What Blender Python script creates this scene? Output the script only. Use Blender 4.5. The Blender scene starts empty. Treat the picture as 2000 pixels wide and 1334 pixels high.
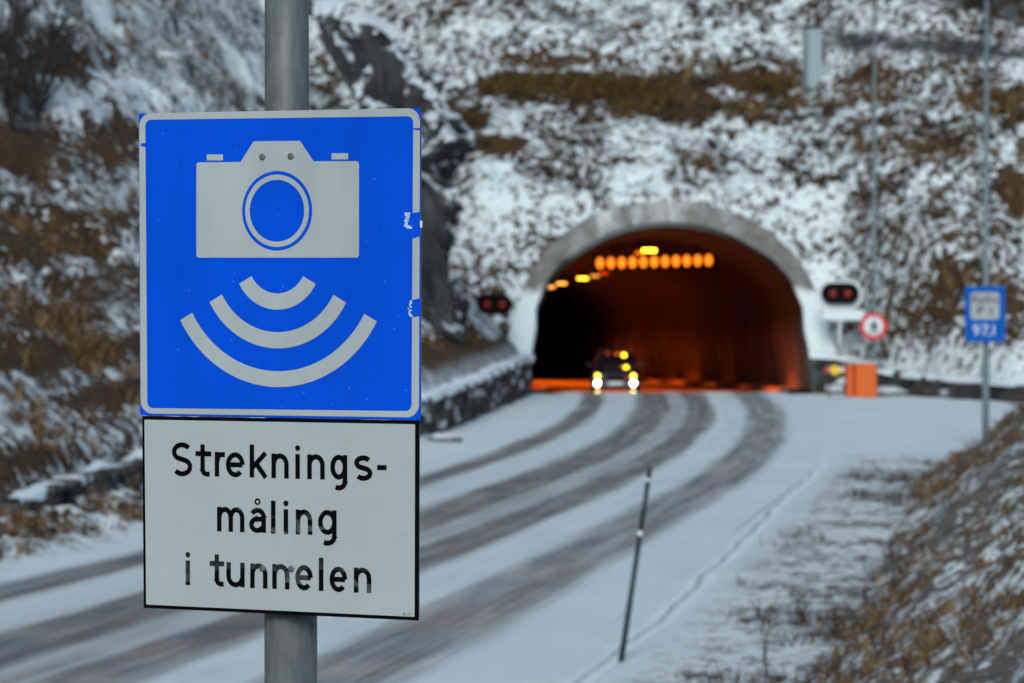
import bpy, math, random
import numpy as np
from mathutils import Vector
random.seed(7)
SC = bpy.context.scene
COL = SC.collection

# ---------------------------------------------------------------- camera
FPX = 6920.0                      # focal length in photo pixels (2000 wide)
CAMZ = 4.2
PITCH = math.atan((667 - 530) / FPX)
cam_d = bpy.data.cameras.new('camera'); cam = bpy.data.objects.new('camera', cam_d); COL.objects.link(cam)
cam.location = (0, 0, CAMZ); cam.rotation_euler = (math.pi/2 - PITCH, 0, 0)
cam_d.sensor_width = 36; cam_d.lens = 36 * FPX / 2000
cam_d.clip_start = 0.5; cam_d.clip_end = 3000
cam_d.dof.use_dof = True; cam_d.dof.focus_distance = 8.02; cam_d.dof.aperture_fstop = 7.8
cam_d.dof.aperture_blades = 0
SC.camera = cam
# ---------------------------------------------------------------- world and sun (overcast winter day)
SUN_EL, SUN_AZ = math.radians(30), math.radians(188)
w = bpy.data.worlds.new('World'); SC.world = w; w.use_nodes = True
nt = w.node_tree; nt.nodes.clear()
sk = nt.nodes.new('ShaderNodeTexSky'); sk.sky_type = 'NISHITA'; sk.sun_disc = False
sk.sun_elevation = SUN_EL; sk.sun_rotation = SUN_AZ; sk.air_density = 1.0; sk.dust_density = 3.0; sk.ozone_density = 1.0
hs = nt.nodes.new('ShaderNodeHueSaturation'); hs.inputs['Saturation'].default_value = 0.75
bg = nt.nodes.new('ShaderNodeBackground'); bg.inputs['Strength'].default_value = 0.10
wo = nt.nodes.new('ShaderNodeOutputWorld')
tn = nt.nodes.new('ShaderNodeMix'); tn.data_type = 'RGBA'; tn.blend_type = 'MULTIPLY'; tn.inputs[0].default_value = 1.0; tn.inputs[7].default_value = (.84, 1.03, 1.12, 1)
nt.links.new(sk.outputs[0], hs.inputs['Color']); nt.links.new(hs.outputs[0], tn.inputs[6]); nt.links.new(tn.outputs[2], bg.inputs['Color']); nt.links.new(bg.outputs[0], wo.inputs['Surface'])
sl = bpy.data.lights.new('sun', 'SUN'); sl.energy = 1.2; sl.angle = math.radians(20); sl.color = (0.98, 1.0, 0.95)
so = bpy.data.objects.new('sun', sl); COL.objects.link(so)
sd = Vector((math.sin(SUN_AZ)*math.cos(SUN_EL), math.cos(SUN_AZ)*math.cos(SUN_EL), math.sin(SUN_EL)))
so.rotation_euler = (-sd).to_track_quat('-Z', 'Y').to_euler()
SC.view_settings.view_transform = 'Standard'; SC.view_settings.look = 'None'
SC.view_settings.exposure = 0.30; SC.view_settings.gamma = 1.0
SC.cycles.max_bounces = 6; SC.cycles.sample_clamp_indirect = 4

# ---------------------------------------------------------------- helpers
def ray(px, py):
    a, b = (px-1000)/FPX, (667-py)/FPX
    c, s = math.cos(PITCH), math.sin(PITCH)
    return Vector((a, c + b*s, -s + b*c))
def P(px, py, Y):
    d = ray(px, py); t = Y/d.y
    return Vector((d.x*t, Y, CAMZ + d.z*t))
def tag(o, label=None, cat=None, group=None, kind=None):
    if label: o['label'] = label
    if cat: o['category'] = cat
    if group: o['group'] = group
    if kind: o['kind'] = kind
    return o
def empty(name, loc, rz=0.0, label=None, cat=None, group=None):
    o = bpy.data.objects.new(name, None); COL.objects.link(o)
    o.location = loc; o.rotation_euler = (0, 0, rz); o.empty_display_size = 0.3
    return tag(o, label, cat, group)
def link(name, me, mats, parent=None, loc=None, smooth=False):
    o = bpy.data.objects.new(name, me); COL.objects.link(o)
    for m in (mats if isinstance(mats, (list, tuple)) else [mats]): me.materials.append(m)
    if smooth: me.polygons.foreach_set('use_smooth', [True]*len(me.polygons))
    if parent: o.parent = parent
    if loc is not None: o.location = loc
    return o
class MB:
    """collects polygons, boxes and tubes and links them as one mesh object"""
    def __init__(s): s.v = []; s.f = []; s.mi = []
    def face(s, pts, mi=0):
        n = len(s.v); s.v += [tuple(p) for p in pts]; s.f.append(tuple(range(n, n+len(pts)))); s.mi.append(mi)
    def grid(s, rows, closed=False, mi=0):
        n = len(s.v); m = len(rows[0])
        for r in rows: s.v += [tuple(p) for p in r]
        for i in range(len(rows)-1):
            for j in range(m if closed else m-1):
                k = (j+1) % m
                s.f.append((n+i*m+j, n+i*m+k, n+(i+1)*m+k, n+(i+1)*m+j)); s.mi.append(mi)
        return n
    def tube(s, pts, radii, seg=12, mi=0, cap=True):
        pts = [Vector(p) for p in pts]
        if not isinstance(radii, (list, tuple)): radii = [radii]*len(pts)
        rows = []
        for i, p in enumerate(pts):
            d = (pts[min(i+1, len(pts)-1)] - pts[max(i-1, 0)]).normalized()
            a = d.cross(Vector((0, 0, 1)) if abs(d.z) < 0.9 else Vector((1, 0, 0))).normalized(); b = d.cross(a)
            rows.append([p + (a*math.cos(t)+b*math.sin(t))*radii[i] for t in [2*math.pi*k/seg for k in range(seg)]])
        n = s.grid(rows, True, mi)
        if cap:
            s.f.append(tuple(range(n+seg-1, n-1, -1))); s.mi.append(mi)
            e = n+(len(pts)-1)*seg; s.f.append(tuple(range(e, e+seg))); s.mi.append(mi)
    def box(s, c, d, bev=0.0, mi=0, taper=(1, 1), rot=0.0):
        """box centred at c with size d; chamfered upright edges and top when bev > 0"""
        hx, hy, hz = d[0]/2, d[1]/2, d[2]/2
        def ring(z, sx, sy, b):
            x, y = hx*sx, hy*sy
            if b <= 0: q = [(-x, -y), (x, -y), (x, y), (-x, y)]
            else: q = [(-x+b, -y), (x-b, -y), (x, -y+b), (x, y-b), (x-b, y), (-x+b, y), (-x, y-b), (-x, -y+b)]
            cr, sr = math.cos(rot), math.sin(rot)
            return [(c[0]+a*cr-e*sr, c[1]+a*sr+e*cr, c[2]+z) for a, e in q]
        if bev > 0:
            rows = [ring(-hz, 1-bev/hx, 1-bev/hy, bev*.6), ring(-hz+bev, 1, 1, bev), ring(hz-bev, taper[0], taper[1], bev), ring(hz, taper[0]-bev/hx, taper[1]-bev/hy, bev*.6)]
        else: rows = [ring(-hz, 1, 1, 0), ring(hz, taper[0], taper[1], 0)]
        n = s.grid(rows, True, mi); m = len(rows[0])
        s.f.append(tuple(range(n+m-1, n-1, -1))); s.mi.append(mi)
        e = n+(len(rows)-1)*m; s.f.append(tuple(range(e, e+m))); s.mi.append(mi)
    def prism(s, poly, y0, y1, mi=0):
        """outline in x,z extruded from y0 to y1"""
        a = [(x, y0, z) for x, z in poly]; b = [(x, y1, z) for x, z in poly]
        n = s.grid([a, b], True, mi); m = len(poly)
        s.f.append(tuple(range(n+m-1, n-1, -1))); s.mi.append(mi)
        s.f.append(tuple(range(n+m, n+2*m))); s.mi.append(mi)
    def build(s, name, mats, parent=None, loc=None, smooth=False):
        me = bpy.data.meshes.new(name); me.from_pydata(s.v, [], s.f)
        me.polygons.foreach_set('material_index', s.mi); me.update()
        return link(name, me, mats, parent, loc, smooth)
def np_mesh(name, V, F, mats, attrs=None, smooth=False):
    me = bpy.data.meshes.new(name)
    me.vertices.add(len(V)); me.vertices.foreach_set('co', np.asarray(V, np.float32).ravel())
    F = np.asarray(F, np.int32); k = F.shape[1]
    me.loops.add(F.size); me.loops.foreach_set('vertex_index', F.ravel())
    me.polygons.add(len(F)); me.polygons.foreach_set('loop_start', np.arange(0, F.size, k, dtype=np.int32))
    me.update(calc_edges=True)
    for a, val in (attrs or {}).items():
        at = me.attributes.new(a, 'FLOAT', 'POINT'); at.data.foreach_set('value', np.asarray(val, np.float32))
    o = link(name, me, mats)
    if smooth: me.polygons.foreach_set('use_smooth', np.ones(len(F), bool))
    return o

# ---------------------------------------------------------------- materials
class NT:
    def __init__(s, name):
        s.m = bpy.data.materials.new(name); s.m.use_nodes = True; s.t = s.m.node_tree
        s.b = s.t.nodes['Principled BSDF']
    def n(s, typ, **kw):
        x = s.t.nodes.new(typ)
        for k, v in kw.items(): setattr(x, k, v)
        return x
    def l(s, a, b): s.t.links.new(a, b); return s
    def noise(s, scale, detail=4, rough=.55, vec=None, dist=0.0):
        x = s.n('ShaderNodeTexNoise'); x.inputs['Scale'].default_value = scale; x.inputs['Detail'].default_value = detail
        x.inputs['Roughness'].default_value = rough; x.inputs['Distortion'].default_value = dist
        if vec: s.l(vec, x.inputs['Vector'])
        return x.outputs['Fac']
    def ramp(s, fac, stops):
        x = s.n('ShaderNodeValToRGB'); e = x.color_ramp.elements
        while len(e) < len(stops): e.new(0.5)
        for el, (p, c) in zip(e, stops):
            el.position = p; el.color = (c if isinstance(c, tuple) else (c, c, c)) + (1,)
        s.l(fac, x.inputs['Fac']); return x.outputs['Color']
    def mix(s, f, a, b):
        x = s.n('ShaderNodeMix', data_type='RGBA')
        for v, sock in ((f, x.inputs[0]), (a, x.inputs[6]), (b, x.inputs[7])):
            if isinstance(v, (int, float)): sock.default_value = v
            elif isinstance(v, tuple): sock.default_value = v + (1,)
            else: s.l(v, sock)
        return x.outputs[2]
    def math(s, op, a, b=0.0, clamp=False):
        x = s.n('ShaderNodeMath', operation=op, use_clamp=clamp)
        for v, sock in ((a, x.inputs[0]), (b, x.inputs[1])):
            if isinstance(v, (int, float)): sock.default_value = v
            else: s.l(v, sock)
        return x.outputs[0]
    def attr(s, name): return s.n('ShaderNodeAttribute', attribute_name=name).outputs['Fac']
    def coord(s, sc=(1, 1, 1), rot=(0, 0, 0)):
        c = s.n('ShaderNodeTexCoord'); m = s.n('ShaderNodeMapping'); m.inputs['Scale'].default_value = sc; m.inputs['Rotation'].default_value = rot
        s.l(c.outputs['Object'], m.inputs['Vector']); return m.outputs[0]
    def bump(s, h, dist=.02, strength=1.0):
        x = s.n('ShaderNodeBump'); x.inputs['Distance'].default_value = dist; x.inputs['Strength'].default_value = strength
        s.l(h, x.inputs['Height']); s.l(x.outputs[0], s.b.inputs['Normal'])
    def set(s, **kw):
        for k, v in kw.items():
            sock = s.b.inputs[k.replace('_', ' ')]
            if hasattr(v, 'is_output'): s.l(v, sock)
            else: sock.default_value = v + (1,) if isinstance(v, tuple) else v
        return s.m
def simple(name, col, rough=.5, metal=0.0, var=.12, scale=20.0):
    q = NT(name); f = q.noise(scale, 4, .6, q.coord())
    a = tuple(c*(1-var) for c in col); b = tuple(min(1, c*(1+var)) for c in col)
    q.set(Base_Color=q.mix(f, a, b), Roughness=rough, Metallic=metal); return q.m
def lamp_mat(name, col, strength):
    q = NT(name); q.set(Base_Color=col, Emission_Color=col, Emission_Strength=strength, Roughness=.3); return q.m
SNOW_A, SNOW_B = (.60, .67, .73), (.76, .82, .86)
def mat_terrain():
    q = NT('snowy_hillside'); co = q.coord()
    veg, rock, fine = q.attr('veg'), q.attr('rock'), q.attr('fine')
    n1 = q.noise(2.9, 5, .62, co, .2); n2 = q.noise(8.5, 5, .7, co, .2); n3 = q.noise(.35, 3, .5, co)
    s = q.math('ADD', q.math('MULTIPLY', n1, .5), q.math('MULTIPLY', n2, .5))
    thr = q.math('SUBTRACT', q.math('ADD', s, q.math('MULTIPLY', q.math('SUBTRACT', n3, .5), .26)), q.math('MULTIPLY', veg, .5))   # low = plants show
    m = q.n('ShaderNodeMapRange'); q.l(thr, m.inputs['Value']); m.inputs['From Min'].default_value = .482; m.inputs['From Max'].default_value = .445
    m.clamp = True
    spots = q.math('MULTIPLY', m.outputs[0], fine)
    vegc = q.mix(q.ramp(n2, [(.38, 0.0), (.62, 1.0)]), (.016, .012, .010), (.105, .055, .020))
    olive = q.mix(q.ramp(n1, [(.4, 0.0), (.6, 1.0)]), (.022, .015, .004), (.085, .05, .010))
    vegc = q.mix(q.math('MULTIPLY', q.math('SUBTRACT', veg, .35), 2.0, True), vegc, olive)
    snow = q.mix(n3, SNOW_A, SNOW_B)
    c = q.mix(spots, snow, vegc)
    rn = q.noise(1.3, 7, .75, q.coord((.9, .9, 2.6), (0, math.radians(28), 0)), .3)
    rockc = q.mix(q.ramp(rn, [(.40, 0.0), (.56, 1.0)]), (.006, .007, .009), (.07, .08, .088))
    rsnow = q.math('GREATER_THAN', q.math('SUBTRACT', rn, q.math('MULTIPLY', rock, .20)), .47)
    rockc = q.mix(rsnow, rockc, SNOW_A)
    c = q.mix(rock, c, rockc)
    q.set(Base_Color=c, Roughness=.85)
    b = q.math('ADD', q.math('MULTIPLY', n1, .7), q.math('MULTIPLY', n2, .5)); q.bump(b, .12, .9)
    q.b.inputs['Specular IOR Level'].default_value = .2
    return q.m
def mat_road():
    q = NT('slushy_road'); u = q.attr('u'); v = q.attr('v')
    cx = q.n('ShaderNodeCombineXYZ'); q.l(u, cx.inputs[0]); q.l(q.math('MULTIPLY', v, .012), cx.inputs[1])
    wob = q.math('MULTIPLY', q.math('SUBTRACT', q.noise(9, 4, .6, cx.outputs[0]), .5), .10)
    uu = q.math('ADD', u, wob)
    def band(c, wd, soft, amp):
        d = q.math('ABSOLUTE', q.math('SUBTRACT', uu, c))
        m = q.n('ShaderNodeMapRange', interpolation_type='SMOOTHSTEP'); q.l(d, m.inputs['Value'])
        m.inputs['From Min'].default_value = wd+soft; m.inputs['From Max'].default_value = wd-soft*.6
        return q.math('MULTIPLY', m.outputs[0], amp)
    t = band(0.0, .062, .05, .98)
    for a in ((.375, .095, .06, .95), (.64, .075, .05, .92), (1.0, .095, .055, .80), (.50, .14, .10, .55), (.17, .1, .1, .18), (.83, .06, .08, .12)):
        t = q.math('MAXIMUM', t, band(*a))
    co = q.coord(); g = q.noise(14, 5, .7, co)
    cx2 = q.n('ShaderNodeCombineXYZ'); q.l(q.math('MULTIPLY', u, 22), cx2.inputs[0]); q.l(q.math('MULTIPLY', v, .18), cx2.inputs[1])
    st = q.noise(1, 4, .65, cx2.outputs[0])
    cx3 = q.n('ShaderNodeCombineXYZ'); q.l(q.math('MULTIPLY', u, 70), cx3.inputs[0]); q.l(q.math('MULTIPLY', v, .10), cx3.inputs[1]); st2 = q.noise(1, 3, .7, cx3.outputs[0])
    t = q.math('ADD', t, q.math('MULTIPLY', q.math('SUBTRACT', st2, .52), .75))
    k = q.math('MULTIPLY', t, q.math('ADD', q.math('MULTIPLY', st, 1.5), .28), True)
    k = q.math('SUBTRACT', k, q.math('MULTIPLY', g, .12), True)
    dark = q.mix(q.ramp(q.noise(.5, 3, .5, co), [(.4, 0.0), (.6, 1.0)]), (.062, .075, .090), (.145, .120, .105))
    q.set(Base_Color=q.mix(k, q.mix(q.noise(.35, 3, .5, co), (.52, .59, .65), (.70, .76, .81)), dark), Roughness=.75)
    q.bump(q.math('ADD', q.math('MULTIPLY', k, -1.0), q.math('MULTIPLY', g, .5)), .02, .6)
    return q.m
M_TERR = mat_terrain(); M_ROAD = mat_road()
M_SNOW = simple('fresh_snow', (.66, .73, .79), .8, 0, .10, 3)
q = NT('galvanised_pole'); c = q.coord((1, 1, .25)); f = q.noise(45, 5, .7, c); g = q.noise(5, 3, .6, q.coord())
q.set(Base_Color=q.mix(q.ramp(f, [(.3, 0.0), (.7, 1.0)]), (.06, .078, .083), (.115, .135, .14)), Roughness=q.ramp(g, [(.3, .42), (.7, .62)]), Metallic=.05)
q.bump(q.noise(300, 3, .6, q.coord()), .0012, .5); M_POLE = q.m
M_DPOLE = simple('grey_pole', (.14, .19, .21), .55, .3)
def sheeting(name, col, spec=.12):
    q = NT(name); co = q.coord(); f = q.noise(3.5, 4, .6, co); s = q.noise(260, 2, .5, co)
    a = tuple(x*.90 for x in col); b = tuple(min(1, x*1.08) for x in col)
    sk_ = q.noise(9, 4, .6, q.coord((1, 1, .12))); f = q.math('ADD', q.math('MULTIPLY', f, .6), q.math('MULTIPLY', sk_, .4))
    base = q.mix(q.ramp(f, [(.36, 0.0), (.64, 1.0)]), a, b)
    v = q.n('ShaderNodeTexVoronoi'); v.inputs['Scale'].default_value = 70; q.l(co, v.inputs['Vector'])
    dots = q.math('LESS_THAN', v.outputs['Distance'], .09)
    pick = q.math('GREATER_THAN', q.noise(40, 2, .5, co), .58)
    base = q.mix(q.math('MULTIPLY', q.math('MULTIPLY', dots, pick), .22), base, (.75, .8, .85))
    q.set(Base_Color=base, Roughness=q.ramp(s, [(.3, .38), (.7, .55)])); q.b.inputs['Specular IOR Level'].default_value = spec
    q.bump(f, .002, .3)
    return q.m
M_BLUE = sheeting('blue_sheeting', (.000, .064, .56), .05)
M_WHITE = sheeting('white_sheeting', (.335, .365, .385))
q = NT('white_sheeting_with_tape'); co = q.coord(); f = q.noise(4, 4, .6, co)
tp = q.noise(6, 2, .4, q.coord((1, 1, 2.2), (0, math.radians(25), 0)), .6)
base = q.mix(f, (.31, .338, .356), (.362, .392, .412))
sep = q.n('ShaderNodeSeparateXYZ'); q.l(co, sep.inputs[0])
edge = q.ramp(tp, [(.488, 0.0), (.5, 1.0), (.512, 0.0)])
base = q.mix(q.math('MULTIPLY', edge, .16), base, (.30, .29, .26)); base = q.mix(q.math('MULTIPLY', q.ramp(tp, [(.5, 0.0), (.503, 1.0)]), .14), base, (.36, .42, .45))
q.set(Base_Color=base, Roughness=.42); q.b.inputs['Specular IOR Level'].default_value = .25; q.bump(tp, .003, .3); M_WTAPE = q.m
q = NT('worn_black_lettering'); co = q.coord(); tp = q.noise(6, 2, .4, q.coord((1, 1, 2.2), (0, math.radians(25), 0)), .6)
sc_ = q.noise(55, 5, .75, q.coord((1, 1, .5), (0, .6, 0))); wear = q.math('MULTIPLY', q.ramp(tp, [(.5, 0.0), (.51, 1.0)]), q.attr('wear'))
q.set(Base_Color=q.mix(q.math('MULTIPLY', wear, q.ramp(sc_, [(.35, .25), (.65, 1.0)])), (.0015, .0018, .002), (.10, .12, .125)), Roughness=.6)
q.b.inputs['Specular IOR Level'].default_value = .04; M_BLACK = q.m
M_SCRAPE = simple('scraped_film', (.42, .55, .66), .6, 0, .35, 120)
M_ALU = simple('aluminium', (.38, .41, .43), .45, .6)
M_RIVET = simple('rivet_grey', (.10, .115, .12), .5, .3, .3, 200)
q = NT('portal_concrete'); co = q.coord(); n1 = q.noise(1.3, 5, .65, co); n2 = q.noise(.9, 4, .6, q.coord((1, 1, .25)))
concrete = q.mix(q.ramp(n1, [(.3, 0.0), (.7, 1.0)]), (.085, .085, .08), (.20, .20, .19))
concrete = q.mix(q.attr('pale'), concrete, q.mix(q.ramp(n2, [(.42, 0.0), (.58, 1.0)]), (.17, .17, .17), (.50, .52, .54)))
sn = q.ramp(q.math('ADD', q.attr('snow'), q.math('MULTIPLY', q.math('SUBTRACT', n1, .5), .7)), [(.35, 0.0), (.62, 1.0)])
q.set(Base_Color=q.mix(sn, concrete, (.64, .70, .75)), Roughness=.85); q.bump(n1, .05, .5); M_CONC = q.m
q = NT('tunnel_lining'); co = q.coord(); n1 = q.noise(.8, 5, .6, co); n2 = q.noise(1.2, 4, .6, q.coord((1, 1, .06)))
wallc = q.mix(q.ramp(n2, [(.4, 0.0), (.62, 1.0)]), (.05, .045, .04), (.26, .21, .17)); vault_shade = q.ramp(q.math('ADD', q.math('MULTIPLY', q.attr('above'), .16), q.math('MULTIPLY', q.math('SUBTRACT', n1, .5), .35)), [(.22, 0.0), (.46, 1.0)])  # shade of the upper vault put into the lining colour by height
q.set(Base_Color=q.mix(vault_shade, wallc, (.009, .008, .007)), Roughness=.85); q.bump(n1, .08, .6); M_LIN = q.m
q = NT('wet_asphalt'); co = q.coord(); n1 = q.noise(1.5, 4, .6, co)
q.set(Base_Color=q.mix(n1, (.05, .05, .052), (.10, .10, .10)), Roughness=q.ramp(n1, [(.3, .28), (.7, .5)])); q.bump(q.noise(25, 3, .6, co), .006, .6); M_WET = q.m
q = NT('wall_stone'); co = q.coord(); rnd = q.n('ShaderNodeNewGeometry'); n1 = q.noise(5, 5, .65, co)
st = q.mix(rnd.outputs['Random Per Island'], (.012, .012, .014), (.075, .070, .068))
up = q.n('ShaderNodeSeparateXYZ'); q.l(rnd.outputs['Normal'], up.inputs[0])
isn = q.math('MULTIPLY', q.math('GREATER_THAN', rnd.outputs['Random Per Island'], .87), q.math('GREATER_THAN', n1, .42))
q.set(Base_Color=q.mix(isn, st, (.55, .56, .62)), Roughness=.9); q.bump(n1, .04, .8); M_STONE = q.m
q = NT('dark_rock'); rn = q.noise(1.1, 8, .8, q.coord((1, 1, .5), (0, .35, 0)), .4); ge = q.n('ShaderNodeNewGeometry'); up = q.n('ShaderNodeSeparateXYZ'); q.l(ge.outputs['Normal'], up.inputs[0])
rc = q.mix(q.ramp(rn, [(.40, 0.0), (.60, 1.0)]), (.004, .005, .006), (.06, .066, .072))
sf = q.math('GREATER_THAN', q.math('ADD', q.math('MULTIPLY', up.outputs[2], .8), q.math('SUBTRACT', q.noise(2.1, 5, .65, q.coord()), .5)), .36)
q.set(Base_Color=q.mix(sf, rc, (.66, .72, .80)), Roughness=.85); q.bump(rn, .25, .9); M_ROCK = q.m
def mat_grass(name, a, b, c):
    q = NT(name); r = q.n('ShaderNodeNewGeometry').outputs['Random Per Island']
    q.set(Base_Color=q.ramp(r, [(0, a), (.55, b), (.98, c)]), Roughness=.8); q.b.inputs['Specular IOR Level'].default_value = .1; return q.m
M_GRASS = mat_grass('dry_grass', (.022, .012, .009), (.115, .062, .028), (.27, .18, .09))
M_HEATH = mat_grass('dark_heather', (.010, .008, .008), (.04, .026, .018), (.10, .055, .02))
M_OLIVE = mat_grass('olive_grass', (.022, .015, .006), (.085, .052, .014), (.19, .125, .045))
M_BARK = simple('dark_bark', (.022, .016, .015), .9, 0, .4, 12)
M_ORANGE = simple('orange_paint', (.60, .10, .003), .45, 0, .08)
M_DORANGE = simple('orange_paint_dull', (.62, .10, .006), .5, 0, .1)
M_BLK = simple('matt_black', (.002, .0022, .0025), .7); M_BLK.node_tree.nodes['Principled BSDF'].inputs['Specular IOR Level'].default_value = .08
M_REDLENS = lamp_mat('dim_red_lens', (.22, .002, .002), .10)
M_REDS = simple('red_sign_film', (.55, .02, .03), .5)
M_WPAINT = simple('white_paint', (.60, .64, .68), .5)
M_GPAINT = simple('grey_cabinet_paint', (.30, .36, .41), .5)
M_CAR = simple('dark_car_paint', (.012, .014, .02), .22, .3)
M_CARGREY = simple('bumper_grey', (.06, .07, .10), .35, .2)
M_RUB = simple('tyre_rubber', (.015, .015, .015), .8)
q = NT('windscreen_glass'); q.set(Base_Color=(.006, .007, .009), Roughness=.06); M_GLASS = q.m

# ---------------------------------------------------------------- terrain height field
_rs = np.random.RandomState(11); _T = _rs.rand(256, 256)
def vnoise(x, y):
    xi, yi = np.floor(x).astype(int), np.floor(y).astype(int); fx, fy = x-xi, y-yi
    fx = fx*fx*(3-2*fx); fy = fy*fy*(3-2*fy); g = lambda a, b: _T[a % 256, b % 256]
    return (g(xi, yi)*(1-fx)+g(xi+1, yi)*fx)*(1-fy)+(g(xi, yi+1)*(1-fx)+g(xi+1, yi+1)*fx)*fy - .5
def fbm(x, y, o=4, g=.5):
    s, a = 0, 1
    for i in range(o): s = s + a*vnoise(x+17.3*i, y+9.1*i); x, y, a = x*2.03, y*2.03, a*g
    return s
def sst(a, b, x): t = np.clip((x-a)/(b-a), 0, 1); return t*t*(3-2*t)
I = np.interp
def baseL(Y): return I(Y, [-30, 0, 20, 48.4, 54.8, 70, 86, 118.6, 122, 260], [-24, -18, -13, -7.0, -5.7, -3.85, -2.24, .5, .75, 4])
def wallD(Y): return I(Y, [0, 78, 90, 260], [2.2, 2.2, 0.1, 0.1])           # distance of wall behind the verge edge
def wallZ(Y): return I(Y, [0, 78, 90, 260], [.5, .5, 0.0, 0.0])
def wallH(Y): return I(Y, [0, 55, 60, 78, 90, 119, 260], [.12, .18, .34, .58, 1.0, 1.25, 1.3])
def baseR(Y): return I(Y, [-60, 0, 36, 46.9, 67.6, 75, 300], [-10, -1.9, 3.2, 4.75, 7.8, 9.2, 40])
def front(X): return I(X, [-80, -6, 10.9, 11.6, 16.2, 30, 90], [121.8, 121.8, 121.8, 121.6, 113.2, 106, 90])
def trackL(Y): return I(Y, [-30, 0, 20, 36, 45.8, 51.4, 60, 70.9, 83, 92, 103.8, 112, 120, 300], [-25, -16.9, -12.3, -8.75, -6.6, -5.3, -3.6, -1.62, .15, 1.2, 2.1, 2.55, 2.8, 2.8])
def trackR(Y): return I(Y, [-30, 0, 20, 36.8, 44, 52.6, 60.9, 72.1, 80, 90.8, 100, 110, 120, 300], [-14, -8.4, -4.8, -1.7, -.3, 1.14, 2.52, 4.36, 5.4, 6.5, 7.2, 7.75, 8.05, 8.05])
def smooth(fn, Y, k=5.0): return sum(fn(Y+d*k)*wt for d, wt in ((-1, .25), (-.5, .25), (0, .0), (.5, .25), (1, .25)))
def shoulder(Y): return I(Y, [0, 38.75, 46.9, 61.8, 76.5, 90], [-5, 1.12, 2.37, 4.5, 6.6, 8.5])
def H(X, Y):
    X, Y = np.asarray(X, float), np.asarray(Y, float)
    z = np.zeros(np.broadcast(X, Y).shape)
    tr = trackR(Y); tl = trackL(Y)
    off = np.maximum(sst(0.9, 3.2, X-tr), sst(1.2, 2.6, tl-X))
    z = z + off*(.05*fbm(X*.9, Y*.5, 4) + .03)
    sx = X-shoulder(Y)-.12*fbm(X*0+3.3, Y*.35, 3)
    inside = sst(84, 76, Y)*sst(30, 34, Y)
    z = z - .075*np.exp(-(sx/.13)**2)*inside + .05*sst(0.05, .5, sx)*inside
    # right bank beside the road
    d = X-baseR(Y)+.5*fbm(Y*.25, X*.1+7, 2)
    dz = np.where(d > 0, np.minimum(.72*d, 3.0+.22*d), 0)
    dz = dz + sst(0, 1.2, d)*(.32*fbm(X*1.3, Y*.9, 4)) + sst(-1.5, .5, d)*.1*fbm(X*2, Y*1.4, 3)
    z = z + np.maximum(dz, -.1)*sst(84, 64, Y)
    # left hill behind the stone wall
    d = baseL(Y)-X
    dv = np.clip(d, 0, None); wd, wz, wh = wallD(Y), wallZ(Y), wallH(Y)
    verge = wz*np.clip(dv/np.maximum(wd, .3), 0, 1)
    d2 = np.clip(dv-wd, 0, None)
    rough = sst(.8, 3, d2)*(1.1*fbm(X*.16+5, Y*.10, 4) + .55*fbm(X*.8, Y*.55, 5, .62))
    hill = verge + wh*sst(0.12, .42, dv-wd) + .80*d2 + .030*np.minimum(d2, 40)**2 + rough
    hill = hill + sst(.2, 1.2, dv)*.22*fbm(X*1.7, Y*1.4, 4, .6)
    lg = hill/1.5+.8*fbm(X*.15, Y*.12+3, 3); hill = hill + sst(2, 4, d2)*.42*(sst(.35, .65, lg-np.floor(lg))-(lg-np.floor(lg)))*1.5
    z = np.where(d > 0, np.maximum(z, hill*1.0), z)
    # hill over the tunnel
    t = Y-front(X)
    pm = sst(18.5, 11.3, np.abs(X-5.45)+5.4)                # 1 next to the portal
    za = I(t, [-1, 0, 3.5, 10, 16, 24, 50, 120, 400], [-2, 0, 7.0, 10.0, 10.9, 17, 38, 85, 150])
    zb = I(t, [-1, -.05, .3, 6, 13, 20, 28, 55, 120, 400], [-2, 0, .75, 4.4, 9.4, 10.9, 17, 38, 85, 150])
    hb = za*pm + zb*(1-pm)
    am = sst(.3, 3, t)
    hb = hb + am*.26*fbm(X*2.1+3, Y*2.1, 4, .65) + am*.35*np.maximum(fbm(X*.9+31, Y*.9+5, 3)-.12, 0)*2
    hb = hb + am*(.35*fbm(X*.7, Y*.7, 4)+.9*fbm(X*.12, Y*.12+40, 3)*sst(8, 16, t)) + am*(1-pm)*.45*fbm(X*1.1+9, Y*.9, 3)
    z = np.where(t > 0, np.maximum(z, hb), z)
    # floor sinks under the tunnel road
    return z
def tcx(Y): return 5.45 - .0012*np.maximum(np.asarray(Y, float)-123, 0)**2
def hit(px, py):
    d = ray(px, py); ys = np.arange(28, 240, .1); t = ys/d.y
    X, Z = d.x*t, CAMZ+d.z*t; h = H(X, ys); k = np.argmax(Z < h)
    return float(X[k]), float(ys[k]), float(h[k])
def axis(parts):
    out = []
    for a, b, s in parts: out.append(np.arange(a, b, s))
    out.append(np.array([parts[-1][1]])); return np.concatenate(out)
xs = axis([(-400, -60, 20), (-60, -22, 1.2), (-22, 22, .17), (22, 40, .8), (40, 400, 20)])
ys = axis([(-60, 26, 2.5), (26, 100, .24), (100, 119, .2), (119, 128, .12), (128, 165, .22), (165, 240, 1.5), (240, 900, 25)])
GX, GY = np.meshgrid(xs, ys); GZ = H(GX, GY)
rng = np.random.RandomState(5)
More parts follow.
